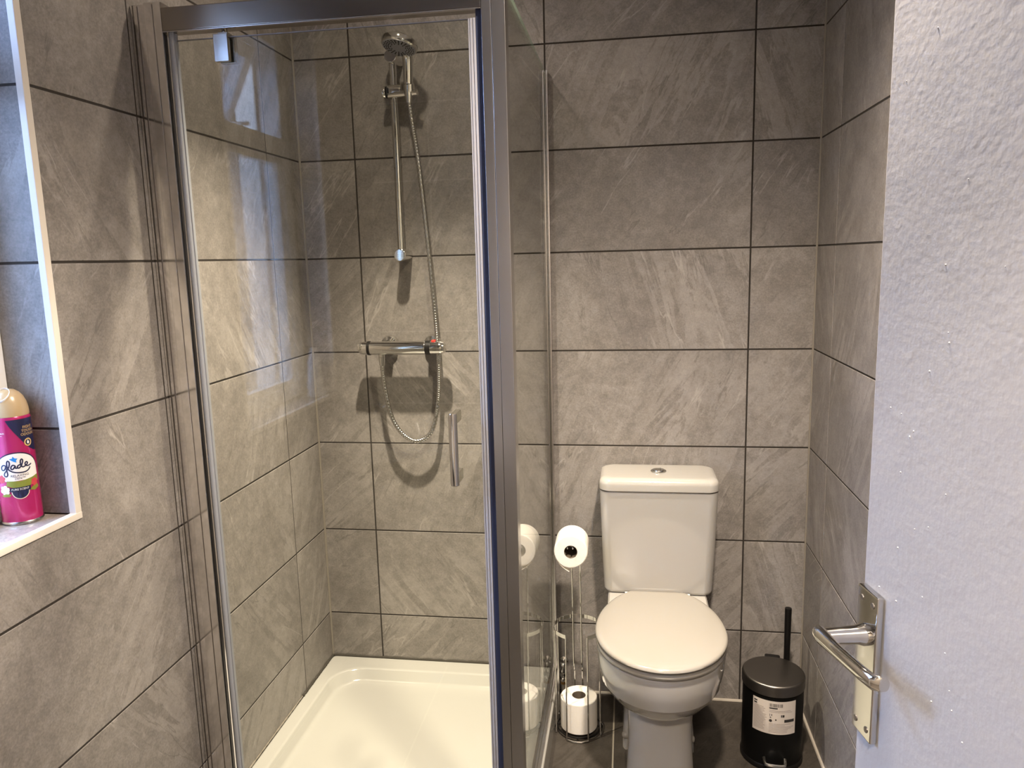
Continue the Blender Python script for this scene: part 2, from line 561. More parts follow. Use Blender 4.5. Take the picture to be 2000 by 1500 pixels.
# left wall with the window opening
ox = XL + BACK
mb = MB()
mb.box(ox - 0.22, ox, WY1 - BACK, 0.0024, -0.02, CEIL + 0.02)
mb.box(ox - 0.22, ox, YF - 0.1, WY0 + BACK, -0.02, CEIL + 0.02)
mb.box(ox - 0.22, ox, WY0 + BACK, WY1 - BACK, -0.02, WZ0 + BACK)
mb.box(ox - 0.22, ox, WY0 + BACK, WY1 - BACK, WZ1 - BACK, CEIL + 0.02)
wall_left = structure(mb.build('wall_left', M_GROUT, smooth=False))
ly = [YF, -2.018, -1.4172, -0.8172, -0.2262, 0.0]
T = 0.012          # the trim lies on the tiles' cut edges
oy0, oy1, oz0, oz1 = WY0 - T, WY1 + T, WZ0 - T + 0.004, WZ1 + T
OL = Vector((XL, 0, 0))
for i in range(5):
    for j in range(9):
        u0, u1, v0, v1 = ly[i], ly[i + 1], LEVELS[j], LEVELS[j + 1]
        if u1 <= oy0 or u0 >= oy1 or v1 <= oz0 or v0 >= oz1:
            pl = rect(u0, u1, v0, v1)
        else:
            bottom, top = v0 < oz0 - 1e-4, v1 > oz1 + 1e-4
            left, right = u0 < oy0, u1 > oy1
            if bottom:
                if right:
                    pl = [(u0, v0), (u1, v0), (u1, v1), (oy1, v1), (oy1, oz0), (u0, oz0)]
                elif left:
                    pl = [(u0, v0), (u1, v0), (u1, oz0), (oy0, oz0), (oy0, v1), (u0, v1)]
                else:
                    pl = rect(u0, u1, v0, oz0)
            elif top:
                if right:
                    pl = [(oy1, v0), (u1, v0), (u1, v1), (u0, v1), (u0, oz1), (oy1, oz1)]
                elif left:
                    pl = [(u0, v0), (oy0, v0), (oy0, oz1), (u1, oz1), (u1, v1), (u0, v1)]
                else:
                    pl = rect(u0, u1, oz1, v1)
            elif right:
                pl = rect(oy1, u1, v0, v1)
            elif left:
                pl = rect(u0, oy0, v0, v1)
            else:
                continue
        tile(wall_left, OL, Y, Z, X, pl, M_TILE)
# tiled reveals of the window
zz = [WZ0] + [z for z in LEVELS if WZ0 < z < WZ1] + [WZ1]
for a, b in zip(zz[:-1], zz[1:]):
    tile(wall_left, Vector((XL, WY1, 0)), X, Z, -Y, rect(-0.125, -0.002, a, b), M_TILE, 'reveal_tile')
    tile(wall_left, Vector((XL, WY0, 0)), -X, Z, Y, rect(0.002, 0.125, a, b), M_TILE, 'reveal_tile')
tile(wall_left, Vector((XL, 0, WZ1)), X, -Y, -Z, rect(-0.125, -0.002, -WY1, -WY0), M_TILE, 'reveal_tile')
for a, b in ((WY0, -1.42), (-1.42, WY1)):
    tile(wall_left, Vector((XL, 0, WZ0 + 0.001)), X, Y, Z, rect(-0.125, -0.002, a, b), M_SILL, 'sill_tile')
# right wall
mb = MB(); mb.box(XR - BACK, XR + 0.12, YF - 0.1, 0.0024, -0.02, CEIL + 0.02)
wall_right = structure(mb.build('wall_right', M_GROUT, smooth=False))
ry = [0.0, 0.2015, 0.802, 1.4025, 2.003, -YF]
for i in range(5):
    for j in range(9):
        tile(wall_right, Vector((XR, 0, 0)), -Y, Z, -X, rect(ry[i], ry[i + 1], LEVELS[j], LEVELS[j + 1]), M_TILE)
# wall with the doorway, behind and around the photographer
DX0, DX1, DZ = 0.50, 1.27, 2.00
mb = MB()
mb.box(XL - 0.15, DX0, YF - 0.1, YF + BACK, -0.02, CEIL + 0.02)
mb.box(DX1, XR + 0.12, YF - 0.1, YF + BACK, -0.02, CEIL + 0.02)
mb.box(DX0, DX1, YF - 0.1, YF + BACK, DZ, CEIL + 0.02)
wall_front = structure(mb.build('wall_front', M_PLASTER, smooth=False))
OFW = Vector((0, YF, 0))
for j in range(9):
    v0, v1 = LEVELS[j], LEVELS[j + 1]
    for a, b in ((XL, 0.06), (0.06, DX0 - 0.06)):
        tile(wall_front, OFW, -X, Z, Y, rect(-b, -a, v0, v1), M_TILE)
# ceiling
mb = MB(); mb.box(XL - 0.2, XR + 0.15, YF - 0.1, 0.12, CEIL, CEIL + 0.1)
ceiling = structure(mb.build('ceiling', M_PLASTER, smooth=False))
# hall behind the photographer: walls, ceiling and carpet
mb = MB()
mb.box(-0.9, -0.8, -3.7, YF - 0.1, 0, 2.5); mb.box(2.2, 2.3, -3.7, YF - 0.1, 0, 2.5)
mb.box(-0.9, 2.3, -3.8, -3.7, 0, 2.5); mb.box(-0.9, 2.3, -3.8, YF - 0.1, 2.5, 2.6)
mb.box(-0.9, DX0, YF - 0.115, YF - 0.1, 0, 2.5); mb.box(DX1, 2.3, YF - 0.115, YF - 0.1, 0, 2.5)
mb.box(DX0, DX1, YF - 0.115, YF - 0.1, DZ, 2.5)
structure(mb.build('wall_hall', M_HALL, smooth=False))
mb = MB(); mb.box(-0.9, 2.3, -3.8, YF - 0.1, -0.1, -0.002)
structure(mb.build('floor_hall', M_HALLFLOOR, smooth=False))
# outside: an added, unseen wall that screens off the low sky, and the ground
M_OUTWALL = simple('dark_outdoor_surface', (0.10, 0.095, 0.09), 0.9, bump=(20, 0.4, 0.01))
mb = MB(); mb.box(-2.9, -2.7, -7.0, 4.0, -0.6, 2.25)
structure(mb.build('wall_sky_screen', M_OUTWALL, smooth=False))
mb = MB(); mb.box(-2.7, XL - 0.23, -7.0, 4.0, -0.7, -0.6)
structure(mb.build('floor_outside', M_OUTWALL, smooth=False))
# door lining
mb = MB()
mb.box(DX0, DX0 + 0.02, YF - 0.115, YF + 0.004, 0, DZ, 0.002); mb.box(DX1 - 0.02, DX1, YF - 0.115, YF + 0.004, 0, DZ, 0.002)
mb.box(DX0 + 0.02, DX1 - 0.02, YF - 0.115, YF + 0.004, DZ - 0.02, DZ, 0.002)
mb.box(DX0 - 0.055, DX0 + 0.008, YF + 0.0, YF + 0.014, 0, DZ + 0.05, 0.003)
mb.box(DX0 - 0.055, DX1 + 0.05, YF + 0.0, YF + 0.014, DZ - 0.008, DZ + 0.05, 0.003)
mb.box(DX1 - 0.004, DX1 + 0.05, YF + 0.0, YF + 0.014, 0, DZ + 0.05, 0.003)
structure(mb.build('trim_1', M_DOOR))

# cream edging strips round the window opening
def trim(name, boxes):
    mb = MB()
    for b in boxes:
        mb.box(*b, bevel=0.002)
    return structure(mb.build(name, M_TRIM))
tx0, tx1 = XL - 0.012, XL + 0.0022
trim('trim_2', [(tx0, tx1, WY1 - 0.0035, WY1 + 0.0125, WZ0 - 0.008, WZ1 + 0.012)])
trim('trim_3', [(tx0, tx1, WY0 - 0.0125, WY0 + 0.0035, WZ0 - 0.008, WZ1 + 0.012)])
trim('trim_4', [(tx0, tx1 + 0.0008, WY0 - 0.0125, WY1 + 0.0125, WZ0 - 0.010, WZ0 + 0.0035)])
trim('trim_5', [(tx0, tx1, WY0 + 0.0035, WY1 - 0.0035, WZ1 - 0.0035, WZ1 + 0.012)])

# sealant in the corners and along the floor
def bead(name, p0, p1, r, m):
    mb = MB(); mb.tube([p0, p1], r, 8)
    return structure(mb.build(name, m))
bead('trim_6', (XL + 0.001, -0.001, 0.085), (XL + 0.001, -0.001, CEIL), 0.0042, M_SEALANT)
bead('trim_7', (XR - 0.001, -0.001, 0), (XR - 0.001, -0.001, CEIL), 0.0035, M_SEALANT)
bead('trim_8', (0.63, -0.001, 0.001), (XR, -0.001, 0.001), 0.0058, M_SEALPALE)
bead('trim_9', (XR - 0.001, 0, 0.001), (XR - 0.001, YF, 0.001), 0.0058, M_SEALPALE)
def wobble(p0, p1, r, n=60):
    p0, p1 = Vector(p0), Vector(p1)
    return [p0.lerp(p1, i / n) for i in range(n + 1)], [r * random.uniform(0.45, 1.25) for i in range(n + 1)]
mb = MB(); mb.tube(*wobble((XL, -0.0015, 0.0865), (0.60, -0.0015, 0.0865), 0.0048), 8)
mb.tube(*wobble((XL + 0.0015, 0, 0.0865), (XL + 0.0015, -0.26, 0.0865), 0.0048), 8)
structure(mb.build('trim_10', M_MOULD))
mb = MB(); mb.tube(*wobble((XL + 0.001, -0.26, 0.0865), (XL + 0.001, -0.80, 0.0865), 0.0028), 8)
structure(mb.build('trim_11', M_SEALANT))

# ------------------------------------------------------------------ window
def window():
    mb = MB()
    x0, x1 = FX - 0.07, FX
    w = 0.058
    mb.box(x0, x1, WY0, WY0 + w, WZ0, WZ1, 0.004)
    mb.box(x0, x1, WY1 - w, WY1, WZ0, WZ1, 0.004)
    mb.box(x0, x1, WY0 + w, WY1 - w, WZ0, WZ0 + 0.045, 0.004)
    mb.box(x0, x1, WY0 + w, WY1 - w, WZ1 - w, WZ1, 0.004)
    mb.box(x0, x1, WY0 + w, WY1 - w, 1.79, 1.855, 0.004)
    win = structure(mb.build('window_1', M_PVC))
    # fixed lower light: bead and obscured pane
    mb = MB()
    ya, yb, za, zb = WY0 + w, WY1 - w, WZ0 + 0.045, 1.79
    for b in ((ya, ya + 0.018, za, zb), (yb - 0.018, yb, za, zb), (ya + 0.018, yb - 0.018, za, za + 0.018), (ya + 0.018, yb - 0.018, zb - 0.018, zb)):
        mb.box(x0 + 0.03, x1 - 0.012, *b, bevel=0.003)
    mb.build('glazing_bead', M_PVC, win)
    mb = MB(); mb.box(x0 + 0.036, x0 + 0.042, ya + 0.004, yb - 0.004, za + 0.004, zb - 0.004)
    mb.slot(1, lambda f: f.normal.x > 0.5)
    mb.build('pane', [M_CLEARWIN, M_OBSCURE], win, smooth=False)
    # top-hung fanlight pushed open
    za, zb = 1.855, WZ1 - w
    hing = Vector((x0 + 0.01, 0, zb - 0.004))
    R = Matrix.Translation(hing) @ Matrix.Rotation(radians(26), 4, 'Y') @ Matrix.Translation(-hing)
    mb = MB()
    for b in ((ya + 0.004, ya + 0.045, za, zb - 0.004), (yb - 0.045, yb - 0.004, za, zb - 0.004), (ya + 0.045, yb - 0.045, za, za + 0.042), (ya + 0.045, yb - 0.045, zb - 0.046, zb - 0.004)):
        mb.box(x0 - 0.03, x0 + 0.01, *b, bevel=0.003, M=R)
    sash = mb.build('sash', M_PVC, win)
    mb = MB(); mb.box(x0 - 0.013, x0 - 0.007, ya + 0.04, yb - 0.04, za + 0.038, zb - 0.042, M=R)
    mb.slot(1, lambda f: f.normal.x > 0.5)
    mb.build('pane', [M_CLEARWIN, M_OBSCURETOP], sash, smooth=False)
    mb = MB(); mb.box(x1 - 0.07, x1 + 0.012, -1.46, -1.44, 1.858, 1.868, 0.003)
    mb.box(x1 - 0.2, x1 - 0.06, -1.456, -1.444, 1.866, 1.872, 0.002)
    mb.build('stay_arm', M_PVC, win)
window()

# ------------------------------------------------------------------ lamps
def downlight(x, y, z, watts, label, spread=120, blend=0.6, fill_spill=0.0, size=0.022, colour=WARM):
    d = thing('downlight', (x, y, z), label, 'ceiling light', 'recessed ceiling downlights')
    mb = MB(); mb.lathe([(0.026, 0.002), (0.040, 0.0), (0.043, -0.004), (0.040, -0.007), (0.030, -0.006), (0.026, -0.001)], seg=32, cap0=False, cap1=False)
    mb.build('bezel', M_CHROME, d)
    mb = MB(); mb.lathe([(0.0255, 0.0015), (0.0255, -0.002), (0.02, -0.0032), (0.004, -0.0036)], seg=24)
    mb.build('lens', M_LAMP, d)
    for nm, en, sp, bl in (('beam', watts, spread, blend), ('fill_spill', watts * fill_spill, 172, 0.9)):  # the second, wide spot is added as ambient fill
        if en <= 0:
            continue
        ld = bpy.data.lights.new(nm, 'SPOT')
        ld.energy = en
        ld.color = colour
        ld.spot_size = radians(sp)
        ld.spot_blend = bl
        ld.shadow_soft_size = size
        lo = bpy.data.objects.new(nm, ld)
        COL.objects.link(lo)
        lo.parent = d
        lo.location = (0, 0, -0.010 - size)
    return d
downlight(0.29, -0.61, CEIL, SHOWER_LAMP_W, 'chrome ceiling downlight above the shower cubicle', 75, 1.0, FILL_SPILL)
downlight(1.01, -1.28, CEIL, ROOM_LAMP_W, 'chrome ceiling downlight beside the open door', 130, 1.0, 0.06, 0.05)
downlight(0.75, -3.0, 2.50, HALL_FILL_W, 'added fill lamp on the unseen hall ceiling', 140, 0.6, 0.0, 0.08)  # added out of view to brighten the room through the doorway

# ------------------------------------------------------------------ shower tray
def shower_tray():
    t = thing('shower_tray', (0, 0, 0), 'square white shower tray with rounded basin under the glass cubicle', 'shower tray')
    x0, x1, y0, y1 = XL + 0.0015, 0.616, -0.815, -0.0015
    R = lambda a, b, c, d, r, z: rrect(x0 + a, x1 - b, y0 + c, y1 - d, r, z, 10)
    rings = [R(0, 0, 0, 0, 0.012, 0.0), R(0, 0, 0, 0, 0.012, 0.079), R(0.0015, 0.0015, 0.0015, 0.0015, 0.012, 0.083), R(0.005, 0.005, 0.005, 0.005, 0.014, 0.085),
             R(0.040, 0.048, 0.045, 0.066, 0.10, 0.0862), R(0.045, 0.053, 0.050, 0.071, 0.10, 0.0850), R(0.049, 0.057, 0.054, 0.075, 0.10, 0.0815),
             R(0.062, 0.070, 0.066, 0.092, 0.10, 0.060), R(0.068, 0.076, 0.072, 0.098, 0.10, 0.0535), R(0.082, 0.09, 0.086, 0.112, 0.095, 0.0495),
             R(0.13, 0.13, 0.13, 0.15, 0.08, 0.048), R(0.28, 0.28, 0.28, 0.28, 0.06, 0.045)]
    mb = MB(); mb.loft(rings)
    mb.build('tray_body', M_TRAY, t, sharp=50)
    mb = MB(); mb.lathe([(0.042, 0.0), (0.042, 0.004), (0.036, 0.007), (0.012, 0.008)], (0.44, -0.70, 0.0495), seg=32)
    mb.build('waste_cover', M_CHROME, t)
shower_tray()

# ------------------------------------------------------------------ shower enclosure
def enclosure():
    e = thing('shower_enclosure', (0.2, -0.79, 0.0855), 'square glass shower cubicle with polished aluminium frame', 'shower enclosure')
    inv = Matrix.Translation((-0.2, 0.79, -0.0855))
    def B(mb, name, m, parent=None, sharp=35):
        o = mb.build(name, m, parent or e, sharp=sharp)
        if parent is None:
            o.matrix_parent_inverse = inv
        return o
    yF, yB = -0.810, -0.772
    zt = 0.0875
    # wall profile and jamb; darker metal strips paint the shade of the grooves
    mb = MB()
    mb.box(XL + 0.001, -0.150, yF + 0.004, yB, zt, 1.983, 0.0008)
    mb.box(-0.149, -0.130, yF, yB, zt, 1.985, 0.001, 2)
    mb.box(-0.1285, -0.111, yF, yB, zt, 1.985, 0.001, 2)
    B(mb, 'wall_profile', M_ALUP)
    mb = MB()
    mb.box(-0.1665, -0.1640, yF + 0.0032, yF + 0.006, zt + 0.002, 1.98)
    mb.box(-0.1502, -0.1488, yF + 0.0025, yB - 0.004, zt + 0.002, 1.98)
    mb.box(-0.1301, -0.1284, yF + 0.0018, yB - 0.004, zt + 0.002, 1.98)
    B(mb, 'groove_shade', M_ALUDARK)
    # corner post
    mb = MB()
    mb.box(0.560, 0.5795, yF, yB, zt, 2.02, 0.0012, 2)
    mb.box(0.580, 0.6075, yF - 0.001, yB, zt, 2.02, 0.0012, 2)
    B(mb, 'corner_post', M_ALU)
    # rails
    mb = MB(); mb.box(-0.111, 0.5595, yF, yB, 1.927, 1.973, 0.0015, 2)
    B(mb, 'header_rail', M_ALUH)
    mb = MB(); mb.box(-0.111, 0.5595, yF - 0.0004, yF + 0.008, 1.9245, 1.9268, 0.0007)
    B(mb, 'header_lip', M_ALUB)
    mb = MB(); mb.box(-0.111, 0.5595, yF + 0.004, yB - 0.002, zt, zt + 0.022, 0.004, 3)
    B(mb, 'threshold_rail', M_ALU)
    # side panel
    mb = MB(); mb.box(0.5965, 0.6025, yB, -0.018, zt + 0.012, 1.985, 0.0008, 1)
    B(mb, 'side_panel', M_GLASS, sharp=20)
    mb = MB(); mb.box(0.5967, 0.6023, yB, -0.018, 1.985, 1.9858)
    B(mb, 'glass_top_edge', M_GLASSEDGE)
    mb = MB()
    mb.box(0.589, 0.5945, -0.026, -0.0008, zt, 1.985, 0.001)
    mb.box(0.6045, 0.610, -0.026, -0.0008, zt, 1.985, 0.001)
    mb.box(0.5945, 0.6045, -0.008, -0.0008, zt, 1.985, 0.0006)
    B(mb, 'panel_channel', M_ALUB)
    mb = MB()
    mb.box(0.588, 0.5955, yB, -0.026, zt, zt + 0.018, 0.0012)
    mb.box(0.6035, 0.611, yB, -0.026, zt, zt + 0.018, 0.0012)
    mb.box(0.5955, 0.6035, yB, -0.026, zt, zt + 0.010, 0.0008)
    B(mb, 'panel_bottom_rail', M_ALUB)
    # door: glass, seals, hinge and handle
    mb = MB(); mb.box(-0.094, 0.541, -0.793, -0.787, 0.118, 1.911, 0.0008, 1)
    door = mb.build('door', M_GLASS, e, sharp=20)
    door.matrix_parent_inverse = inv
    def S(mb, name, m, sharp=35):
        return mb.build(name, m, door, sharp=sharp)
    mb = MB(); mb.box(-0.093, 0.535, -0.7925, -0.7875, 1.911, 1.9125)
    S(mb, 'glass_top_edge', M_SEALCLEAR)
    mb = MB(); mb.cyl((-0.1005, -0.795, 0.11), (-0.1005, -0.795, 1.9262), 0.0062, seg=20)
    mb.box(-0.1065, -0.092, -0.7945, -0.7855, 0.11, 1.9262, 0.001)
    S(mb, 'hinge_side_seal', M_SEALGREY)
    mb = MB()
    mb.box(0.535, 0.5405, -0.7985, -0.785, 0.11, 1.912, 0.001)
    mb.box(0.5415, 0.5465, -0.7995, -0.785, 0.11, 1.912, 0.001)
    mb.box(0.5312, 0.5342, -0.7972, -0.785, 0.11, 1.912, 0.001)
    S(mb, 'closing_seal', M_SEALCLEAR)
    mb = MB(); mb.box(0.5470, 0.5592, -0.799, -0.782, 0.11, 1.926, 0.001)
    S(mb, 'seal_gasket', M_RUBBER)
    mb = MB()
    mb.box(-0.004, 0.028, -0.8045, -0.7935, 1.862, 1.916, 0.0012)
    mb.box(-0.001, 0.033, -0.7865, -0.772, 1.862, 1.916, 0.0012)
    mb.box(0.004, 0.026, -0.799, -0.779, 1.912, 1.920, 0.001)
    mb.cyl((0.015, -0.789, 1.916), (0.015, -0.789, 1.9275), 0.006, seg=16)
    S(mb, 'pivot_hinge', M_CHROMED)
    mb = MB()
    bx_, by_ = 0.481, -0.846
    oval = lambda z, k=1.0: [(bx_ + 0.0095 * k * cos(2 * pi * i / 20), by_ + 0.0078 * k * sin(2 * pi * i / 20), z) for i in range(20)]
    mb.loft([oval(0.9735, 0.9), oval(0.975), oval(1.127), oval(1.129, 0.9)])
    for z0, z1 in ((1.104, 1.128), (0.9745, 0.9985)):
        mb.box(0.4755, 0.4885, -0.844, -0.7935, z0, z1, 0.0028, 3)
    S(mb, 'handle', M_CHROME)
enclosure()

# ------------------------------------------------------------------ shower fittings
def shower_set():
    t = thing('shower_riser', (0.152, -0.001, 1.46), 'chrome shower riser rail with round hand shower on the tiled back wall', 'shower')
    inv = Matrix.Translation((-0.152, 0.001, -1.46))
    def B(mb, name, m, parent=None, sharp=35):
        o = mb.build(name, m, parent or t, sharp=sharp)
        if parent is None:
            o.matrix_parent_inverse = inv
        return o
    rx, ry = 0.153, -0.056
    mb = MB(); mb.cyl((rx, ry, 1.452), (rx, ry, 2.052), 0.0108, seg=28)
    B(mb, 'rail', M_CHROME)
    for z in (1.463, 2.040):
        mb = MB(); mb.lathe([(0.019, 0.0), (0.019, 0.030), (0.019, 0.070), (0.0182, 0.0755), (0.016, 0.077)], (rx, -0.0005, z), (0, -1, 0), seg=32)
        B(mb, 'wall_bracket', M_CHROME)
    # sliding holder: horizontal barrel with a clamp knob on its left
    mb = MB()
    zc = 1.944
    mb.cyl((0.139, ry - 0.012, zc - 0.012), (0.232, ry - 0.026, zc - 0.012), 0.0090, seg=20)
    mb.cyl((0.139, ry - 0.010, zc + 0.008), (0.180, ry - 0.014, zc + 0.008), 0.0085, seg=20)
    mb.box(0.142, 0.178, ry - 0.022, ry + 0.014, zc - 0.010, zc + 0.006, 0.003)
    mb.lathe([(0.0165, 0.0), (0.0165, 0.020), (0.0145, 0.022)], (0.207, ry - 0.024, zc - 0.008), (0.06, -0.18, 0.97), seg=24)
    B(mb, 'slider', M_CHROME)
    mb = MB(); mb.cyl((0.1335, ry - 0.011, zc - 0.004), (0.1385, ry - 0.011, zc - 0.004), 0.0175, seg=24)
    B(mb, 'slider_washer', M_BLACKPL)
    mb = MB(); mb.lathe([(0.0165, 0.0), (0.018, 0.003), (0.018, 0.007), (0.016, 0.008)], (0.1335, ry - 0.011, zc - 0.004), (-1, 0, 0), seg=28)
    B(mb, 'clamp_knob', M_CHROME)
    # hand shower: tapered handle rising to a tilted round head
    pts = catmull([(0.205, -0.080, 1.925), (0.2065, -0.084, 1.96), (0.209, -0.089, 2.00), (0.2105, -0.096, 2.03), (0.209, -0.112, 2.052), (0.205, -0.135, 2.060)], 6)
    n = len(pts)
    rad = [0.0128 + 0.0052 * (i / (n - 1)) for i in range(n)]
    mb = MB(); mb.tube(pts, rad, 24)
    hs = B(mb, 'hand_shower', M_CHROME)
    axis = Vector((-0.17, -0.24, -0.95)).normalized()         # direction of the spray
    hc = Vector((0.2045, -0.146, 2.055))
    mb = MB(); mb.lathe([(0.020, -0.014), (0.040, -0.011), (0.0515, -0.003), (0.0525, 0.004), (0.0515, 0.011), (0.0480, 0.0145)], hc, axis, seg=48)
    mb.build('shower_head', M_CHROME, hs).matrix_parent_inverse = Matrix.Identity(4)
    mb = MB(); mb.lathe([(0.0475, 0.0140), (0.0475, 0.0158), (0.004, 0.0162)], hc, axis, seg=48)
    mb.build('spray_plate', M_SEALCLEAR, hs)
    u = axis.orthogonal().normalized(); w = axis.cross(u)
    mb = MB()
    for ring, cnt in ((0.042, 24), (0.036, 24), (0.030, 24), (0.023, 12)):
        for k in range(cnt):
            a = 2 * pi * k / cnt
            p = hc + (u * cos(a) + w * sin(a)) * ring
            mb.lathe([(0.0018, 0.0155), (0.0018, 0.0172), (0.001, 0.0178)], p, axis, seg=6)
    noz = mb.build('spray_nozzle', M_BLACKPL, hs)
    noz['kind'] = 'stuff'
    # ribbed hose from valve outlet, hanging in a loop and up to the handle
    path = catmull([(0.0765, -0.070, 1.128), (0.0775, -0.069, 1.09), (0.084, -0.066, 1.02), (0.100, -0.062, 0.945), (0.135, -0.058, 0.892), (0.178, -0.054, 0.874),
                    (0.222, -0.050, 0.905), (0.244, -0.045, 0.99), (0.2505, -0.038, 1.09), (0.2485, -0.034, 1.20), (0.243, -0.034, 1.32), (0.232, -0.040, 1.52),
                    (0.218, -0.052, 1.74), (0.208, -0.070, 1.86), (0.2045, -0.079, 1.915)], 60)
    # resample evenly
    res = [path[0]]; acc = 0.0
    for a, b in zip(path[:-1], path[1:]):
        acc += (b - a).length
        if acc >= 0.0016:
            res.append(b); acc = 0.0
    rad = [0.0074 if (i // 2) % 2 else 0.0062 for i in range(len(res))]
    mb = MB(); mb.tube(res, rad, 10)
    B(mb, 'hose', M_CHROMED, sharp=80)
    for a, b, r0, r1 in (((0.0765, -0.070, 1.147), (0.0765, -0.070, 1.122), 0.0105, 0.0085), ((0.2045, -0.0785, 1.905), (0.205, -0.080, 1.928), 0.0085, 0.0115)):
        mb = MB(); mb.cyl(a, b, r0, r1, 20)
        B(mb, 'hose_nut', M_CHROME)
shower_set()

def valve():
    zc, yc = 1.1765, -0.070
    t = thing('shower_valve', (0.146, -0.001, zc), 'horizontal chrome bar mixer valve below the shower rail', 'shower valve')
    inv = Matrix.Translation((-0.146, 0.001, -zc))
    def B(mb, name, m, sharp=35):
        o = mb.build(name, m, t, sharp=sharp)
        o.matrix_parent_inverse = inv
        return o
    A = Vector((1, 0, 0))
    mb = MB(); mb.lathe([(0.0205, 0.0), (0.0215, 0.003), (0.0215, 0.176), (0.0205, 0.179)], (0.0415, yc, zc), A, seg=40)
    mb.cyl((0.0765, yc, zc - 0.018), (0.0765, yc, zc - 0.029), 0.010, seg=20)
    B(mb, 'bar_body', M_CHROME)
    for x0, x1 in ((0.0335, 0.0415), (0.2205, 0.2365)):
        mb = MB(); mb.cyl((x0, yc, zc), (x1, yc, zc), 0.0222, seg=36)
        B(mb, 'collar', M_BLACKPL)
    mb = MB(); mb.lathe([(0.021, 0.0), (0.021, 0.012), (0.0195, 0.023), (0.015, 0.028), (0.006, 0.029)], (0.0335, yc, zc), -A, seg=36)
    mb.box(0.004, 0.018, yc - 0.0225, yc, zc - 0.004, zc + 0.017, 0.004)
    B(mb, 'flow_knob', M_CHROME)
    mb = MB(); mb.lathe([(0.021, 0.0), (0.021, 0.026), (0.0205, 0.034), (0.017, 0.043), (0.010, 0.0475), (0.003, 0.048)], (0.2365, yc, zc), A, seg=36)
    B(mb, 'temperature_knob', M_CHROME)
    mb = MB(); mb.box(0.2405, 0.2535, yc - 0.010, yc + 0.004, zc + 0.0175, zc + 0.0245, 0.002)
    B(mb, 'stop_button', M_RED)
    for x in (0.086, 0.2270):
        mb = MB(); mb.lathe([(0.0285, 0.0), (0.0285, 0.010), (0.0255, 0.020), (0.0150, 0.026), (0.0145, 0.052)], (x, -0.0005, zc + 0.006), (0, -1, 0), seg=36)
        B(mb, 'wall_union', M_CHROME)
valve()

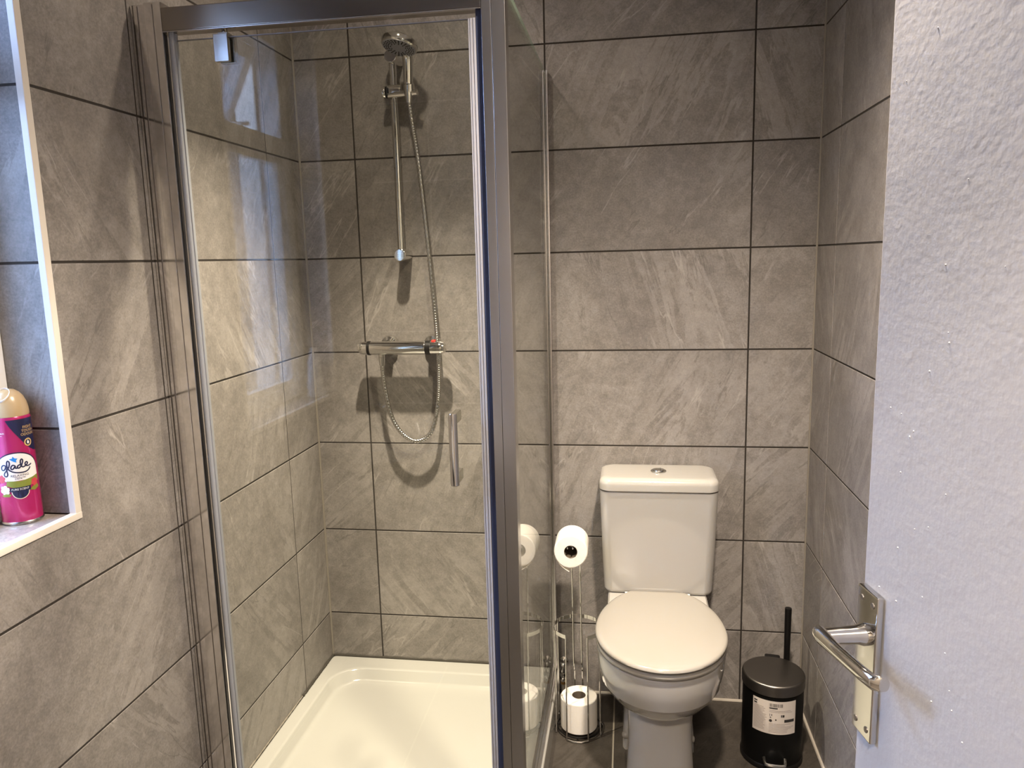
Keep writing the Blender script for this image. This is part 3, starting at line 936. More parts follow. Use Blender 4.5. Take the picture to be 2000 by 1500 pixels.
# ------------------------------------------------------------------ toilet
def toilet():
    cx = 0.930
    t = thing('toilet', (cx, -0.3, 0), 'white close-coupled ceramic toilet with its lid down', 'toilet')
    inv = Matrix.Translation((-cx, 0.3, 0))
    def B(mb, name, m, parent=None, sharp=40):
        o = mb.build(name, m, parent or t, sharp=sharp)
        if parent is None:
            o.matrix_parent_inverse = inv
        return o
    N = 72
    def egg(z, hw, yf, yb, yc=-0.385, bb=0.262):
        pts = []
        for i in range(N):
            a = 2 * pi * i / N
            c, s = cos(a), sin(a)
            y = yc + (s * bb if s > 0 else s * (yc - yf))
            pts.append((cx + hw * c, min(y, yb), z))
        return pts
    # pan: bowl
    mb = MB()
    mb.loft([egg(0.185, 0.088, -0.432, -0.10, -0.30), egg(0.197, 0.094, -0.444, -0.10, -0.31), egg(0.212, 0.106, -0.466, -0.10, -0.32), egg(0.230, 0.122, -0.492, -0.10, -0.335),
             egg(0.252, 0.139, -0.521, -0.10, -0.35), egg(0.278, 0.154, -0.548, -0.10, -0.36), egg(0.300, 0.162, -0.563, -0.10, -0.37),
             egg(0.302, 0.1645, -0.567, -0.10, -0.37), egg(0.330, 0.169, -0.576, -0.10, -0.375), egg(0.352, 0.1715, -0.581, -0.10, -0.38), egg(0.385, 0.173, -0.584, -0.10), egg(0.394, 0.171, -0.582, -0.10), egg(0.398, 0.166, -0.577, -0.10)])
    # rear deck below the cistern
    def deck(z, hw, y0, r=0.03):
        return rrect(cx - hw, cx + hw, y0, -0.008, r, z, 8)
    mb.loft([deck(0.19, 0.095, -0.26), deck(0.26, 0.115, -0.26), deck(0.33, 0.142, -0.255), deck(0.405, 0.148, -0.245), deck(0.419, 0.147, -0.235), deck(0.424, 0.142, -0.225)])
    # pedestal: front column and wider rear foot
    def ped(z, hw, y0, y1, r):
        return rrect(cx - hw, cx + hw, y0, y1, r, z, 8)
    mb.loft([ped(0.0, 0.094, -0.462, -0.16, 0.05), ped(0.03, 0.092, -0.458, -0.16, 0.05), ped(0.10, 0.088, -0.448, -0.16, 0.05), ped(0.16, 0.087, -0.440, -0.16, 0.05), ped(0.215, 0.090, -0.440, -0.16, 0.05)])
    mb.loft([ped(0.0, 0.104, -0.30, -0.02, 0.03), ped(0.05, 0.103, -0.298, -0.02, 0.03), ped(0.11, 0.099, -0.28, -0.02, 0.04), ped(0.24, 0.096, -0.26, -0.02, 0.04)])
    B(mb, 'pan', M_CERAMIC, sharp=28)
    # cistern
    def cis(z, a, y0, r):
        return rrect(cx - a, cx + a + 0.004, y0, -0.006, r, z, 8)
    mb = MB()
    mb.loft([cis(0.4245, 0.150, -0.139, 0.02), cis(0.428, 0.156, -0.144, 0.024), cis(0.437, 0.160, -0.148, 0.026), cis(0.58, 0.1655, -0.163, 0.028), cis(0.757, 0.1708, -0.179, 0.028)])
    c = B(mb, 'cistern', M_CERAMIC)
    # cistern lid with soft edge and slightly bowed front
    def lid(z, ins, r=0.03):
        pts = []
        for x, y, z_ in rrect(cx - 0.1725 + ins, cx + 0.1765 - ins, -0.182 + ins, -0.004 - ins * 0.5, r, z, 10):
            if y < -0.12:
                y -= 0.006 * (1 - ((x - cx) / 0.175) ** 2)
            pts.append((x, y, z_))
        return pts
    mb = MB(); mb.loft([lid(0.7585, 0.003), lid(0.7610, 0.0005), lid(0.778, 0.0), lid(0.7865, 0.0018), lid(0.7925, 0.0065), lid(0.7955, 0.0145), lid(0.7965, 0.026, 0.025), lid(0.7968, 0.06, 0.02)])
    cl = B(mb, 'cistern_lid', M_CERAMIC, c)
    cl.matrix_parent_inverse = Matrix.Identity(4)
    mb = MB()
    ov = lambda z, k: [(cx + 0.004 + 0.0235 * k * cos(2 * pi * i / 36), -0.092 + 0.0215 * k * sin(2 * pi * i / 36), z) for i in range(36)]
    mb.loft([ov(0.7962, 1.0), ov(0.7992, 1.0), ov(0.8005, 0.93), ov(0.8005, 0.83), ov(0.7998, 0.82), ov(0.8030, 0.75), ov(0.8042, 0.4)])
    B(mb, 'flush_button', M_CHROMED, c)
    mb = MB(); mb.box(cx + 0.0095, cx + 0.0108, -0.1085, -0.0755, 0.8025, 0.8047)
    B(mb, 'button_split', M_INK, c)
    # seat and lid
    mb = MB()
    mb.loft([egg(0.401, 0.168, -0.583, -0.155), egg(0.4025, 0.174, -0.590, -0.150), egg(0.409, 0.1765, -0.594, -0.148), egg(0.4155, 0.1755, -0.593, -0.148), egg(0.418, 0.171, -0.588, -0.150)])
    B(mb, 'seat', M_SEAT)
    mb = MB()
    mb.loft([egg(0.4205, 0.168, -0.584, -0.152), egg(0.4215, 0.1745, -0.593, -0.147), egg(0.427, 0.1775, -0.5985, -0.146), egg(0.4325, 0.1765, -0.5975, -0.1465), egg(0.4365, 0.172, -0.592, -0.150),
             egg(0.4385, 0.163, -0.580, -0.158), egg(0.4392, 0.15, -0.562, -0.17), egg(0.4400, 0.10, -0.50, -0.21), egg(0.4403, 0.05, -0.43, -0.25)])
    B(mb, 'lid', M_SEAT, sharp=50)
    mb = MB(); mb.loft([egg(0.4180, 0.160, -0.575, -0.155), egg(0.4205, 0.160, -0.575, -0.155)])
    B(mb, 'seat_buffer', M_INKSOFT)
    for s in (-1, 1):
        mb = MB(); mb.cyl((cx + s * 0.078 - 0.018, -0.150, 0.428), (cx + s * 0.078 + 0.018, -0.150, 0.428), 0.0075, seg=16)
        B(mb, 'hinge', M_CHROMED)
    for s in (-1, 1):
        mb = MB(); mb.lathe([(0.011, 0.0), (0.011, 0.006), (0.008, 0.011), (0.003, 0.013)], (cx + s * 0.0925, -0.285, 0.045), (s, -0.25, 0.05), seg=20)
        B(mb, 'bolt_cap', M_SEAT)
toilet()

# chrome stop valve on the water pipe, low on the wall behind the roll stand
def stop_valve():
    x0 = 0.630
    t = thing('isolation_valve', (x0, -0.001, 0.075), 'small chrome pipe valve low on the wall beside the glass panel', 'pipe valve')
    inv = Matrix.Translation((-x0, 0.001, -0.075))
    def B(mb, name, m):
        o = mb.build(name, m, t); o.matrix_parent_inverse = inv
    mb = MB(); mb.lathe([(0.0155, 0.0), (0.0145, 0.004), (0.0075, 0.007), (0.0075, 0.030)], (x0, -0.0005, 0.112), (0, -1, 0), seg=20)
    B(mb, 'wall_flange', M_CHROME)
    mb = MB(); mb.tube(catmull([(x0, -0.026, 0.112), (x0, -0.030, 0.108), (x0, -0.031, 0.09), (x0, -0.031, 0.05), (x0, -0.031, 0.001)], 6), 0.0068, 12)
    B(mb, 'pipe', M_CHROME)
    mb = MB(); mb.lathe([(0.0105, 0.0), (0.0105, 0.013)], (x0, -0.031, 0.046), (0, 0, 1), seg=6)
    B(mb, 'compression_nut', M_COPPER)
    mb = MB(); mb.lathe([(0.0105, 0.0), (0.0105, 0.012)], (x0, -0.031, 0.072), (0, 0, 1), seg=6)
    B(mb, 'tap_body', M_CHROME)
    mb = MB(); mb.lathe([(0.006, 0.0), (0.0075, 0.008), (0.005, 0.013)], (x0, -0.038, 0.066), (0, -1, 0), seg=16)
    B(mb, 'screw_slot', M_CHROME)
stop_valve()

# ------------------------------------------------------------------ toilet roll stand and rolls
SX, SY = 0.692, -0.203
def roll_stand():
    t = thing('toilet_roll_stand', (SX, SY, 0), 'chrome wire toilet roll stand between glass panel and toilet', 'toilet roll stand')
    inv = Matrix.Translation((-SX, -SY, 0))
    def B(mb, name, m):
        o = mb.build(name, m, t); o.matrix_parent_inverse = inv
        return o
    R = 0.073
    pol = lambda a, z, r=R: (SX + r * cos(radians(a)), SY + r * sin(radians(a)), z)
    # three U-shaped wires, each a pair of legs and a bar on the floor
    for a0, a1 in ((-116, -64), (152, 204), (-24, 28)):
        zt = 0.338
        pts = [pol(a0, zt), pol(a0, 0.012), pol(a0, 0.005, R + 0.001), pol((a0 * 2 + a1) / 3, 0.0035, R + 0.002), pol((a0 + 2 * a1) / 3, 0.0035, R + 0.002), pol(a1, 0.005, R + 0.001), pol(a1, 0.012), pol(a1, zt)]
        mb = MB(); mb.tube(pts, 0.0023, 8)
        B(mb, 'leg_wire', M_CHROME)
    # flat guard band round the top, open at the front
    mb = MB()
    rings = []
    for k in range(61):
        a = -64 + (308) * k / 60
        rings.append([pol(a, 0.331, R + 0.0016), pol(a, 0.343, R + 0.0016), pol(a, 0.343, R - 0.0004), pol(a, 0.331, R - 0.0004)])
    mb.loft(rings)
    B(mb, 'guard_band', M_CHROME)
    # base ring and cross wires under the spare roll
    mb = MB()
    mb.tube([pol(a, 0.0125, 0.066) for a in range(0, 360, 8)], 0.0024, 8, closed=True)
    mb.tube([pol(180, 0.0125, 0.072), pol(0, 0.0125, 0.072)], 0.0022, 8)
    mb.tube([pol(90, 0.0125, 0.066), pol(-90, 0.0125, 0.072)], 0.0022, 8)
    B(mb, 'base_ring', M_BLACKPL)
    # twin uprights at the back turning forward into the arm that carries the roll
    mb = MB()
    for dx in (-0.0125, 0.0125):
        x = SX - 0.006 + dx
        mb.tube(catmull([(x + 0.002, SY + 0.066, 0.0125), (x + 0.002, SY + 0.068, 0.05), (x + 0.002, SY + 0.066, 0.15), (x + 0.001, SY + 0.058, 0.175), (x, SY + 0.058, 0.30), (x - 0.002, SY + 0.060, 0.52), (x - 0.004, SY + 0.058, 0.588),
                          (x - 0.006 - dx * 0.4, SY + 0.045, 0.6055), (x - 0.008 - dx * 0.4, SY - 0.01, 0.609), (x - 0.009 - dx * 0.4, SY - 0.058, 0.6095), (x - 0.009 - dx * 0.4, SY - 0.066, 0.614)], 6), 0.0023, 8)
    B(mb, 'upright', M_CHROME)
roll_stand()

def roll(name, label, axis, centre, R, r, L, flap):
    axis = Vector(axis).normalized()
    c = Vector(centre)
    t = thing(name, c, label, 'toilet roll')
    n = 56
    u = axis.orthogonal().normalized()
    if abs(u.z) > 0.9 and abs(axis.z) < 0.5:
        pass
    w = axis.cross(u)
    def ring(rad, h, wob=0.0):
        return [axis * h + (u * cos(2 * pi * k / n) + w * sin(2 * pi * k / n)) * (rad * (1 + wob * (sin(2 * pi * 3 * k / n) * 0.6 + sin(2 * pi * 2 * k / n + 1)))) for k in range(n)]
    wb = 0.012
    mb = MB()
    prof = [(r, -L / 2), (R - 0.004, -L / 2, wb), (R - 0.0015, -L / 2 + 0.0012, wb), (R, -L / 2 + 0.004, wb), (R, L / 2 - 0.004, wb), (R - 0.0015, L / 2 - 0.0012, wb), (R - 0.004, L / 2, wb), (r, L / 2), (r, -L / 2)]
    mb.loft([ring(p[0], p[1], p[2] if len(p) > 2 else 0) for p in prof], False, False)
    if flap:
        # loose end hanging off the outer layer
        o = ring(R + 0.0012, 0, wb)
        dv = Vector((-0.62, 0, -0.62))
        d0 = math.atan2(dv.dot(w), dv.dot(u))
        sg = 1.0 if (u * -sin(d0) + w * cos(d0)).x > 0 else -1.0
        for (k0, k1, h0, h1) in ((0, 8, -L / 2 + 0.001, L / 2 - 0.001),):
            pa = [(axis * h0 + (u * cos(a) + w * sin(a)) * rr, axis * h1 + (u * cos(a) + w * sin(a)) * rr) for a, rr in [(d0 + sg * 0.10 * k, R + 0.0006 + 0.0003 * k + 0.00018 * k * k) for k in range(k1)]]
            A = [mb.bm.verts.new(p[0]) for p in pa]; Bv = [mb.bm.verts.new(p[1]) for p in pa]
            A2 = [mb.bm.verts.new(p[0] * 0.99) for p in pa]; B2 = [mb.bm.verts.new(p[1] * 0.99) for p in pa]
            for i in range(len(pa) - 1):
                mb.face([A[i], A[i + 1], Bv[i + 1], Bv[i]])
    mb.build('paper', M_PAPER, t, sharp=45)
    mb = MB(); mb.loft([ring(r, -L / 2 + 0.0006), ring(r, L / 2 - 0.0006), ring(r - 0.0012, L / 2 - 0.0006), ring(r - 0.0012, -L / 2 + 0.0006), ring(r, -L / 2 + 0.0006)], False, False)
    mb.build('core', M_CARD, t)
    return t
roll('toilet_roll', 'white toilet roll hung on the top arm of the wire stand', (0.02, -1, 0.03), (0.677, -0.213, 0.5975), 0.0495, 0.0195, 0.098, 3.0)
roll('toilet_roll', 'spare white toilet roll standing upright in the bottom of the wire stand', (0, 0, 1), (SX + 0.001, SY - 0.004, 0.0655), 0.0565, 0.021, 0.100, None)

# ------------------------------------------------------------------ things wrapped on cylinders: print on cans and bins
def ribbon(bm, pts, w):
    """flat stroke along 2D points (s, z), half-width w"""
    n = len(pts)
    L, R_ = [], []
    for i, p in enumerate(pts):
        a, b = pts[max(i - 1, 0)], pts[min(i + 1, n - 1)]
        d = (Vector((b[0] - a[0], b[1] - a[1])))
        d = d.normalized() if d.length > 1e-9 else Vector((1, 0))
        nx, ny = -d.y * w, d.x * w
        L.append(bm.verts.new((p[0] + nx, p[1] + ny, 0))); R_.append(bm.verts.new((p[0] - nx, p[1] - ny, 0)))
    for i in range(n - 1):
        bm.faces.new((L[i], R_[i], R_[i + 1], L[i + 1]))

def flat_poly(bm, pts):
    bm.faces.new([bm.verts.new((p[0], p[1], 0)) for p in pts])

def flat_rect(bm, s0, s1, z0, z1):
    flat_poly(bm, [(s0, z0), (s1, z0), (s1, z1), (s0, z1)])

def flat_disc(bm, s, z, r, n=20, k=1.0, a0=0.0, a1=2 * pi):
    flat_poly(bm, [(s + r * cos(a0 + (a1 - a0) * i / n), z + k * r * sin(a0 + (a1 - a0) * i / n)) for i in range(n if a1 - a0 > 6.2 else n + 1)])

def flat_text(bm, body, size, s, z, align='CENTER', sx=1.0):
    cu = bpy.data.curves.new('text', 'FONT')
    cu.body = body; cu.size = size; cu.align_x = align; cu.align_y = 'CENTER'
    cu.resolution_u = 2
    ob = bpy.data.objects.new('text', cu)
    me = bpy.data.meshes.new_from_object(ob)
    vs_ = [bm.verts.new((v.co.x * sx + s, v.co.y + z, 0)) for v in me.vertices]
    for p in me.polygons:
        try:
            bm.faces.new([vs_[i] for i in p.vertices])
        except ValueError:
            pass
    bpy.data.meshes.remove(me); bpy.data.objects.remove(ob); bpy.data.curves.remove(cu)

def wrap(bm, name, m, parent, rad, az0, lift, step=0.003, limit=None):
    smin = min(v.co.x for v in bm.verts); smax = max(v.co.x for v in bm.verts)
    s = math.ceil(smin / step) * step
    while s < smax:
        g = bm.verts[:] + bm.edges[:] + bm.faces[:]
        bmesh.ops.bisect_plane(bm, geom=g, plane_co=(s, 0, 0), plane_no=(1, 0, 0))
        s += step
    rr = rad + lift
    for v in bm.verts:
        a = az0 + v.co.x / rad
        v.co = Vector((rr * cos(a), rr * sin(a), v.co.y))
    for f in bm.faces:
        f.normal_update()
        c = f.calc_center_median()
        if f.normal.dot(Vector((c.x, c.y, 0))) < 0:
            f.normal_flip()
    me = bpy.data.meshes.new(name)
    bm.to_mesh(me); bm.free()
    me.materials.append(m)
    return link_mesh(name, me, parent)

def spray_can():
    c = Vector((-0.2615, -1.1655, WZ0 + 0.0012))
    t = thing('air_freshener_can', c, 'magenta air freshener spray can with gold cap on the window sill', 'spray can')
    R = 0.0325
    mb = MB(); mb.lathe([(0.028, 0.0), (0.0322, 0.001), (0.0335, 0.004), (0.0325, 0.006), (0.0325, 0.192), (0.0312, 0.1965), (0.030, 0.198)], seg=64)
    mb.build('can_body', M_PINK, t)
    mb = MB(); mb.lathe([(0.0300, -0.0002), (0.0330, 0.0006), (0.0340, 0.003), (0.0336, 0.0048), (0.0326, 0.0058)], seg=64, cap0=True, cap1=False)
    mb.build('can_rim', M_CHROMED, t)
    # domed cap, cut away at the front left where the nozzle shows
    mb = MB(); mb.lathe([(0.0308, 0.1975), (0.0312, 0.200), (0.0306, 0.210), (0.0285, 0.221), (0.0245, 0.231), (0.0190, 0.2385), (0.0120, 0.2435), (0.004, 0.2450)], seg=48)
    cap = mb.build('cap', M_GOLD, t, sharp=60)
    az = radians(-75)
    n = Vector((cos(az) * 0.62, sin(az) * 0.62, 0.78)).normalized()
    pc = Vector((cos(az) * 0.0135, sin(az) * 0.0135, 0.2335)) + n * 0.0050
    mb = MB()
    u = n.cross(Vector((0, 0, 1))).normalized(); w = n.cross(u)
    ring = lambda k, h: [pc + n * h + u * (0.0125 * k * cos(2 * pi * i / 28)) + w * (0.0165 * k * sin(2 * pi * i / 28)) for i in range(28)]
    mb.loft([ring(1.0, -0.008), ring(1.0, 0.0), ring(0.93, 0.0006), ring(0.90, -0.002), ring(0.5, -0.004)])
    mb.build('nozzle_opening', M_CAPIN, cap)
    A0 = radians(-47)
    def dec(fn, name, m, lift):
        bm = bmesh.new(); fn(bm)
        return wrap(bm, name, m, t, R, A0, lift)
    # heights along the can: photo pixels run from 823 (shoulder) to 1017 (base)
    def white(bm):
        flat_poly(bm, [(-0.036, 0.082)] + [(0.036 * cos(a), 0.098 + 0.034 * sin(a) ** 0.9) for a in [pi * (1 - i / 24) for i in range(1, 24)]][0:0] +
                  [(0.036, 0.082), (0.036, 0.098)] + [(0.036 * cos(pi * i / 28), 0.100 + 0.032 * sin(pi * i / 28)) for i in range(1, 28)] + [(-0.036, 0.098)])
    def outline(bm):
        ribbon(bm, [(0.0368 * cos(pi * i / 28), 0.1005 + 0.0328 * sin(pi * i / 28)) for i in range(0, 29)], 0.0009)
    dec(white, 'label_panel', M_WHITEPR, 0.0003)
    dec(outline, 'label_outline', M_NAVY, 0.0004)
    def olive(bm):
        flat_poly(bm, [(-0.020, 0.074), (-0.006, 0.069), (0.010, 0.068), (0.036, 0.075), (0.036, 0.087), (0.022, 0.084), (0.004, 0.081), (-0.018, 0.083)])
    dec(olive, 'meadow_print', M_GREENPR, 0.0004)
    def petals(s, z, r, bm, n=6):
        flat_disc(bm, s, z, r * 0.62, 12)
        for k in range(n):
            a = 2 * pi * k / n + 0.3
            flat_disc(bm, s + r * 0.62 * cos(a), z + r * 0.62 * sin(a), r * 0.40, 10)
    dec(lambda bm: petals(-0.0275, 0.0865, 0.0078, bm), 'flower_print', M_REDPR, 0.0005)
    dec(lambda bm: petals(0.0270, 0.0745, 0.0075, bm), 'flower_print', M_REDPR, 0.0005)
    dec(lambda bm: petals(-0.0235, 0.0660, 0.0092, bm), 'flower_print', M_CREAMPR, 0.0005)
    dec(lambda bm: flat_poly(bm, [(-0.031, 0.056), (-0.026, 0.0535), (-0.016, 0.054), (-0.013, 0.058), (-0.022, 0.0595)]), 'leaf_print', M_GREENPR, 0.0006)
    dec(lambda bm: flat_poly(bm, [(0.016, 0.062), (0.026, 0.059), (0.036, 0.063), (0.034, 0.069), (0.022, 0.067)]), 'leaf_print', M_GREENPR, 0.0005)
    def badge(bm):
        flat_disc(bm, 0.0015, 0.0625, 0.0128, 24, 1.0, pi, 2 * pi)
        flat_rect(bm, -0.0150, 0.0180, 0.0625, 0.0700)
    dec(badge, 'badge_print', M_NAVY, 0.0007)
    dec(lambda bm: ribbon(bm, [(0.0015 + 0.0134 * cos(a), 0.0622 + 0.0134 * sin(a)) for a in [pi + pi * i / 20 for i in range(21)]], 0.0006), 'badge_outline', M_CREAMPR, 0.0006)
    dec(lambda bm: flat_text(bm, 'PURE SCENT', 0.0049, 0.0015, 0.0663), 'badge_lettering', M_WHITEPR, 0.0009)
    # navy flash with the claim, top right
    def flash(bm):
        flat_poly(bm, [(-0.0085, 0.1925), (-0.004, 0.182), (0.002, 0.171), (0.009, 0.160), (0.0175, 0.147), (0.0260, 0.138), (0.0360, 0.132), (0.0440, 0.130), (0.0440, 0.1925)])
    dec(flash, 'flash_print', M_NAVY, 0.0003)
    for body, z in (('FIGHT', 0.1770), ('TOUGH', 0.1705), ('ODOURS', 0.1640)):
        dec(lambda bm: flat_text(bm, body, 0.0068, 0.0265, z), 'claim_lettering', M_GOLDPR, 0.0006)
    dec(lambda bm: ribbon(bm, [(0.0240 + 0.0062 * cos(2 * pi * i / 24), 0.1490 + 0.0062 * sin(2 * pi * i / 24)) for i in range(25)], 0.0011), 'emblem_ring', M_GOLDPR, 0.0006)
    dec(lambda bm: flat_poly(bm, [(0.0240, 0.1532), (0.0218, 0.1490), (0.0222, 0.1468), (0.0240, 0.1458), (0.0258, 0.1468), (0.0262, 0.1490)]), 'emblem_drop', M_WHITEPR, 0.0006)
    dec(lambda bm: flat_text(bm, 'SC Johnson', 0.0064, -0.0270, 0.1700), 'maker_lettering', M_WHITEPR, 0.0005)
    dec(lambda bm: flat_rect(bm, -0.038, -0.016, 0.1650, 0.1656), 'maker_lettering', M_WHITEPR, 0.0005)
    # handwritten wordmark
    K = 0.000062
    def W(px):
        return [((x - 640) * K, 0.1075 - (y - 380 + (x - 640) * 0.134) * K) for x, y in px]
    strokes = [
        [(372, 356), (330, 342), (278, 372), (255, 430), (266, 488), (312, 492), (352, 440), (374, 372), (380, 352), (382, 440), (396, 540), (402, 610), (378, 668), (334, 674), (308, 634), (326, 574), (392, 486), (446, 398), (476, 300), (472, 230), (438, 208), (412, 262), (408, 350), (424, 430), (470, 490), (560, 534), (690, 548), (840, 528), (935, 470), (985, 392)],
        [(604, 338), (556, 326), (512, 372), (502, 432), (532, 452), (574, 412), (612, 346), (606, 396), (632, 418), (664, 392)],
        [(742, 320), (700, 322), (662, 366), (664, 408), (702, 408), (752, 350), (796, 250), (806, 180), (780, 150), (752, 188), (744, 270), (758, 350), (796, 384), (838, 366)],
        [(838, 366), (896, 322), (926, 276), (906, 240), (872, 254), (858, 300), (876, 342), (926, 356), (984, 336), (1034, 298)]]
    def mark(bm):
        for s in strokes:
            ribbon(bm, [(p.x, p.y) for p in catmull([(a, b, 0) for a, b in W(s)], 6)], 0.00115)
    dec(mark, 'wordmark', M_NAVY, 0.0006)
    dec(lambda bm: flat_poly(bm, W([(480, 150), (560, 130), (575, 70), (615, 120), (690, 130), (650, 180), (650, 250), (590, 225), (540, 195)])), 'blue_bloom', M_BLUEPR, 0.0006)
    dec(lambda bm: flat_text(bm, 'RELAXING', 0.0056, 0.0035, 0.0915, sx=1.08), 'variant_lettering', M_NAVY, 0.0006)
    dec(lambda bm: flat_text(bm, 'ZEN\u2122', 0.0056, 0.0035, 0.0862, sx=1.08), 'variant_lettering', M_NAVY, 0.0006)
spray_can()

def sill_bottle():
    t = thing('white_bottle', (-0.226, -1.690, WZ0 + 0.0012), 'white plastic bottle at the doorway end of the window sill', 'bottle')
    sec = lambda z, a, b: [(a * cos(2 * pi * i / 28), b * sin(2 * pi * i / 28), z) for i in range(28)]
    mb = MB(); mb.loft([sec(0, 0.024, 0.034), sec(0.004, 0.027, 0.038), (sec(0.06, 0.025, 0.034)), sec(0.12, 0.020, 0.024), sec(0.135, 0.015, 0.017), sec(0.140, 0.011, 0.012)])
    mb.build('bottle_body', M_BOTTLE, t)
    mb = MB(); mb.loft([sec(0.140, 0.013, 0.014), sec(0.165, 0.012, 0.013), sec(0.168, 0.009, 0.010)])
    mb.build('cap', M_PVC, t)
sill_bottle()

# ------------------------------------------------------------------ pedal bin and toilet brush
def pedal_bin():
    bx0, by0 = 1.2540, -0.262
    t = thing('pedal_bin', (bx0, by0, 0), 'small round black pedal bin with gunmetal lid and white sticker', 'bin')
    R = 0.0835
    mb = MB(); mb.lathe([(0.079, 0.008), (R, 0.012), (R, 0.222), (0.0815, 0.227)], seg=64)
    body = mb.build('bin_body', M_BLACKBODY, t)
    mb = MB(); mb.lathe([(0.0845, 0.0), (0.0865, 0.004), (0.0865, 0.012), (0.0838, 0.016)], seg=64)
    mb.build('base_ring', M_BLACKPL, t)
    mb = MB(); mb.lathe([(0.0835, 0.2275), (0.0862, 0.2285), (0.0866, 0.231), (0.0866, 0.2535), (0.0856, 0.2575), (0.0830, 0.2600), (0.079, 0.2608), (0.04, 0.2622), (0.006, 0.2626)], seg=72)
    mb.build('lid', M_GUN, t)
    back = radians(82)
    mb = MB(); mb.box(-0.022, 0.022, 0.078, 0.097, 0.205, 0.262, 0.005, M=Matrix.Rotation(back - pi / 2, 4, 'Z'))
    mb.build('lid_hinge', M_BLACKPL, t)
    az = radians(-94)
    Rz = Matrix.Rotation(az + pi / 2, 4, 'Z')
    mb = MB()
    mb.box(-0.027, 0.027, -0.118, -0.080, 0.001, 0.012, 0.004, 3, M=Rz)
    mb.build('foot', M_BLACKPL, t)
    mb = MB()
    mb.tube([Rz @ Vector(p) for p in catmull([(-0.028, -0.080, 0.040), (-0.026, -0.098, 0.036), (-0.020, -0.1045, 0.035), (0.0, -0.1065, 0.035), (0.020, -0.1045, 0.035), (0.026, -0.098, 0.036), (0.028, -0.080, 0.040)], 6)], 0.0048, 10)
    mb.build('pedal', M_CHROMED, t)
    # sticker with small print
    A0 = radians(-96.5)
    def dec(fn, name, m, lift, kind=None):
        bm = bmesh.new(); fn(bm)
        o = wrap(bm, name, m, t, R, A0, lift, 0.006)
        if kind: o['kind'] = kind
        return o
    s0, s1, z0, z1 = -0.062, 0.061, 0.116, 0.2155
    dec(lambda bm: flat_rect(bm, s0, s1, z0, z1), 'sticker', M_LABELW, 0.0003)
    rnd = random.Random(3)
    def heads(bm):
        flat_rect(bm, -0.058, -0.048, 0.2050, 0.2085); flat_rect(bm, -0.058, -0.049, 0.1975, 0.2015)
        x = -0.0145                                   # bar code and the number bar under it
        while x < 0.0200:
            w = rnd.choice((0.0006, 0.0006, 0.0011, 0.0016))
            flat_rect(bm, x, x + w, 0.1985, 0.2085); x += w + rnd.choice((0.0006, 0.0009, 0.0013))
        flat_rect(bm, -0.0145, 0.0075, 0.1930, 0.1965)
        flat_rect(bm, 0.0265, 0.0560, 0.1530, 0.1615)
        flat_rect(bm, 0.0170, 0.0200, 0.1690, 0.1760); flat_rect(bm, 0.0210, 0.0265, 0.1690, 0.1760)
        flat_disc(bm, -0.0105, 0.1570, 0.0042, 14); flat_disc(bm, 0.0035, 0.1605, 0.0022, 10)
        flat_poly(bm, [(-0.0135, 0.1660), (-0.0080, 0.1650), (-0.0110, 0.1690)])
        flat_rect(bm, -0.0130, -0.0118, 0.1700, 0.1775); flat_rect(bm, -0.0085, -0.0068, 0.1710, 0.1775)
    dec(heads, 'sticker_print', M_INK, 0.0006, 'stuff')
    def small(bm):
        for z in [0.1925 - 0.0042 * k for k in range(17)]:
            flat_rect(bm, -0.058, -0.020 - rnd.random() * 0.012, z, z + 0.0013)
        for z in [0.1870, 0.1828] + [0.1470 - 0.0042 * k for k in range(7)]:
            flat_rect(bm, -0.0145, 0.056 - rnd.random() * 0.03, z, z + 0.0013)
    dec(small, 'small_print', M_INKSOFT, 0.0005, 'stuff')
pedal_bin()

def toilet_brush():
    x, y = 1.318, -0.125
    t = thing('toilet_brush', (x, y, 0), 'black toilet brush standing in its holder behind the pedal bin', 'toilet brush')
    mb = MB(); mb.lathe([(0.046, 0.0), (0.048, 0.003), (0.048, 0.125), (0.046, 0.128), (0.044, 0.128), (0.044, 0.01)], seg=40, cap1=True)
    mb.build('holder', M_BLACKPL, t)
    mb = MB(); mb.lathe([(0.0095, 0.02), (0.0095, 0.14), (0.0088, 0.25), (0.0100, 0.386), (0.0094, 0.389), (0.003, 0.390)], seg=28)
    mb.build('handle', M_BLACKPL, t)
    mb = MB(); mb.lathe([(0.018, 0.012), (0.034, 0.02), (0.034, 0.09), (0.015, 0.10)], seg=24)
    mb.build('brush_head', M_BLACKPL, t)
toilet_brush()

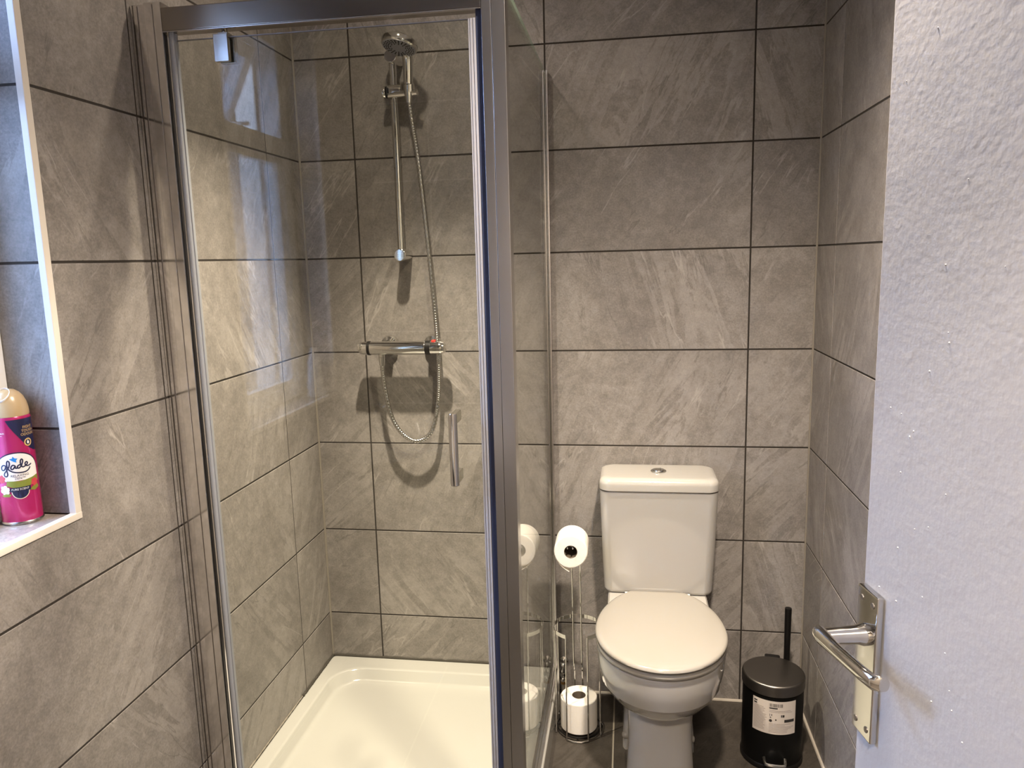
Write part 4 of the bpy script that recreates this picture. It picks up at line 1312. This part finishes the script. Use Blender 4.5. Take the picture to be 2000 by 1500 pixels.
# ------------------------------------------------------------------ bathroom door, open into the room
def bathroom_door():
    edge = Vector((1.1050, -1.500, 0))
    ang = math.atan2(-0.98, 0.20)
    W, Th = 0.74, 0.038
    # local x runs from the free edge to the hinges, local -y ... face towards the room
    d = thing('door_1', (edge.x, edge.y, 0.008), rz=ang)
    structure(d)
    # face normal towards the photographer is local -y
    mb = MB(); mb.box(0, W, 0, Th, 0, 1.965, 0.0028, 3)
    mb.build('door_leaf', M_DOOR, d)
    rnd = random.Random(5)
    mb = MB()
    spots = [(0.055, 1.27), (0.072, 1.25), (0.078, 1.257), (0.06, 1.21), (0.09, 1.16), (0.063, 1.13), (0.112, 1.42), (0.125, 1.35), (0.098, 1.32), (0.135, 1.21), (0.15, 1.06), (0.112, 1.17)]
    spots += [(rnd.uniform(0.03, 0.2), rnd.uniform(0.9, 1.7)) for _ in range(16)]
    for s, z in spots:
        r = rnd.uniform(0.0007, 0.0013)
        mb.lathe([(r, 0.0), (r * 0.8, r * 0.5), (r * 0.3, r * 0.8)], (s, 0.0001, z), (0, -1, 0), seg=8)
    nib = mb.build('paint_nib', M_DOOR, d); nib['kind'] = 'stuff'
    # lever handle on its long plate
    mb = MB(); mb.box(0.0035, 0.0455, -0.0085, 0.0, 0.893, 1.066, 0.0022, 2)
    plate = mb.build('handle_plate', M_CHROME, d)
    for s, z in ((0.013, 1.053), (0.036, 1.053), (0.013, 0.906), (0.036, 0.906)):
        mb = MB(); mb.lathe([(0.0036, 0.0), (0.0036, 0.0008), (0.0012, 0.0012)], (s, -0.0084, z), (0, -1, 0), seg=12)
        mb.build('screw', M_ALUDARK, plate)
    mb = MB()
    zc = 1.014
    mb.lathe([(0.0125, 0.0), (0.0125, 0.004), (0.0105, 0.010), (0.0095, 0.030), (0.0090, 0.045), (0.0085, 0.050)], (0.0235, -0.0084, zc), (0, -1, 0), seg=24)
    # blade: flat tapering lever running towards the hinges
    def sec(s, y, hz, hy):
        return [(s, y + hy * cos(a), zc + hz * sin(a)) for a in [2 * pi * k / 16 for k in range(16)]]
    mb.loft([sec(0.008, -0.0555, 0.0045, 0.004), sec(0.012, -0.0565, 0.0085, 0.0065), sec(0.024, -0.0570, 0.0100, 0.0075), sec(0.060, -0.0555, 0.0085, 0.0058), sec(0.100, -0.0520, 0.0085, 0.0052), sec(0.118, -0.0490, 0.0085, 0.0052),
             sec(0.1225, -0.0440, 0.0080, 0.0050), sec(0.1235, -0.0400, 0.0070, 0.0042)])
    mb.build('lever', M_CHROME, plate)
bathroom_door()

# ------------------------------------------------------------------ wash basin by the window (seen mirrored in the shower door)
def basin():
    t = thing('wash_basin', (0.1, -1.95, 0), 'white wash basin on a grey cabinet below the window end', 'wash basin')
    inv = Matrix.Translation((-0.1, 1.95, 0))
    def B(mb, name, m):
        o = mb.build(name, m, t); o.matrix_parent_inverse = inv
    x0, x1, y0, y1 = XL + 0.004, 0.40, -2.22, -1.69
    mb = MB()
    R = lambda a, b, c, r, z: rrect(x0 + a, x1 - b, y0 + c, y1 - c, r, z, 8)
    mb.loft([R(0, 0.01, 0.01, 0.02, 0.745), R(0, 0, 0, 0.02, 0.755), R(0, 0, 0, 0.02, 0.795), R(0.003, 0.003, 0.003, 0.02, 0.80), R(0.12, 0.04, 0.04, 0.09, 0.80), R(0.125, 0.046, 0.046, 0.09, 0.795), R(0.16, 0.09, 0.09, 0.09, 0.70), R(0.22, 0.16, 0.16, 0.06, 0.685)])
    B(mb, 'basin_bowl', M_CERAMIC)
    mb = MB(); mb.box(x0, x1 - 0.03, y0 + 0.015, y1 - 0.015, 0.05, 0.68, 0.004)
    mb.box(x0, x1 - 0.08, y0 + 0.02, y1 - 0.02, 0.0, 0.05)
    B(mb, 'cabinet', M_CABINET)
    mb = MB(); mb.cyl((x0 + 0.06, -1.955, 0.80), (x0 + 0.06, -1.955, 0.90), 0.02, 0.018)
    mb.tube(catmull([(x0 + 0.06, -1.955, 0.88), (x0 + 0.11, -1.955, 0.90), (x0 + 0.17, -1.955, 0.885)], 6), 0.012, 14)
    mb.box(x0 + 0.05, x0 + 0.10, -1.962, -1.948, 0.902, 0.912, 0.003)
    B(mb, 'tap', M_CHROME)
basin()
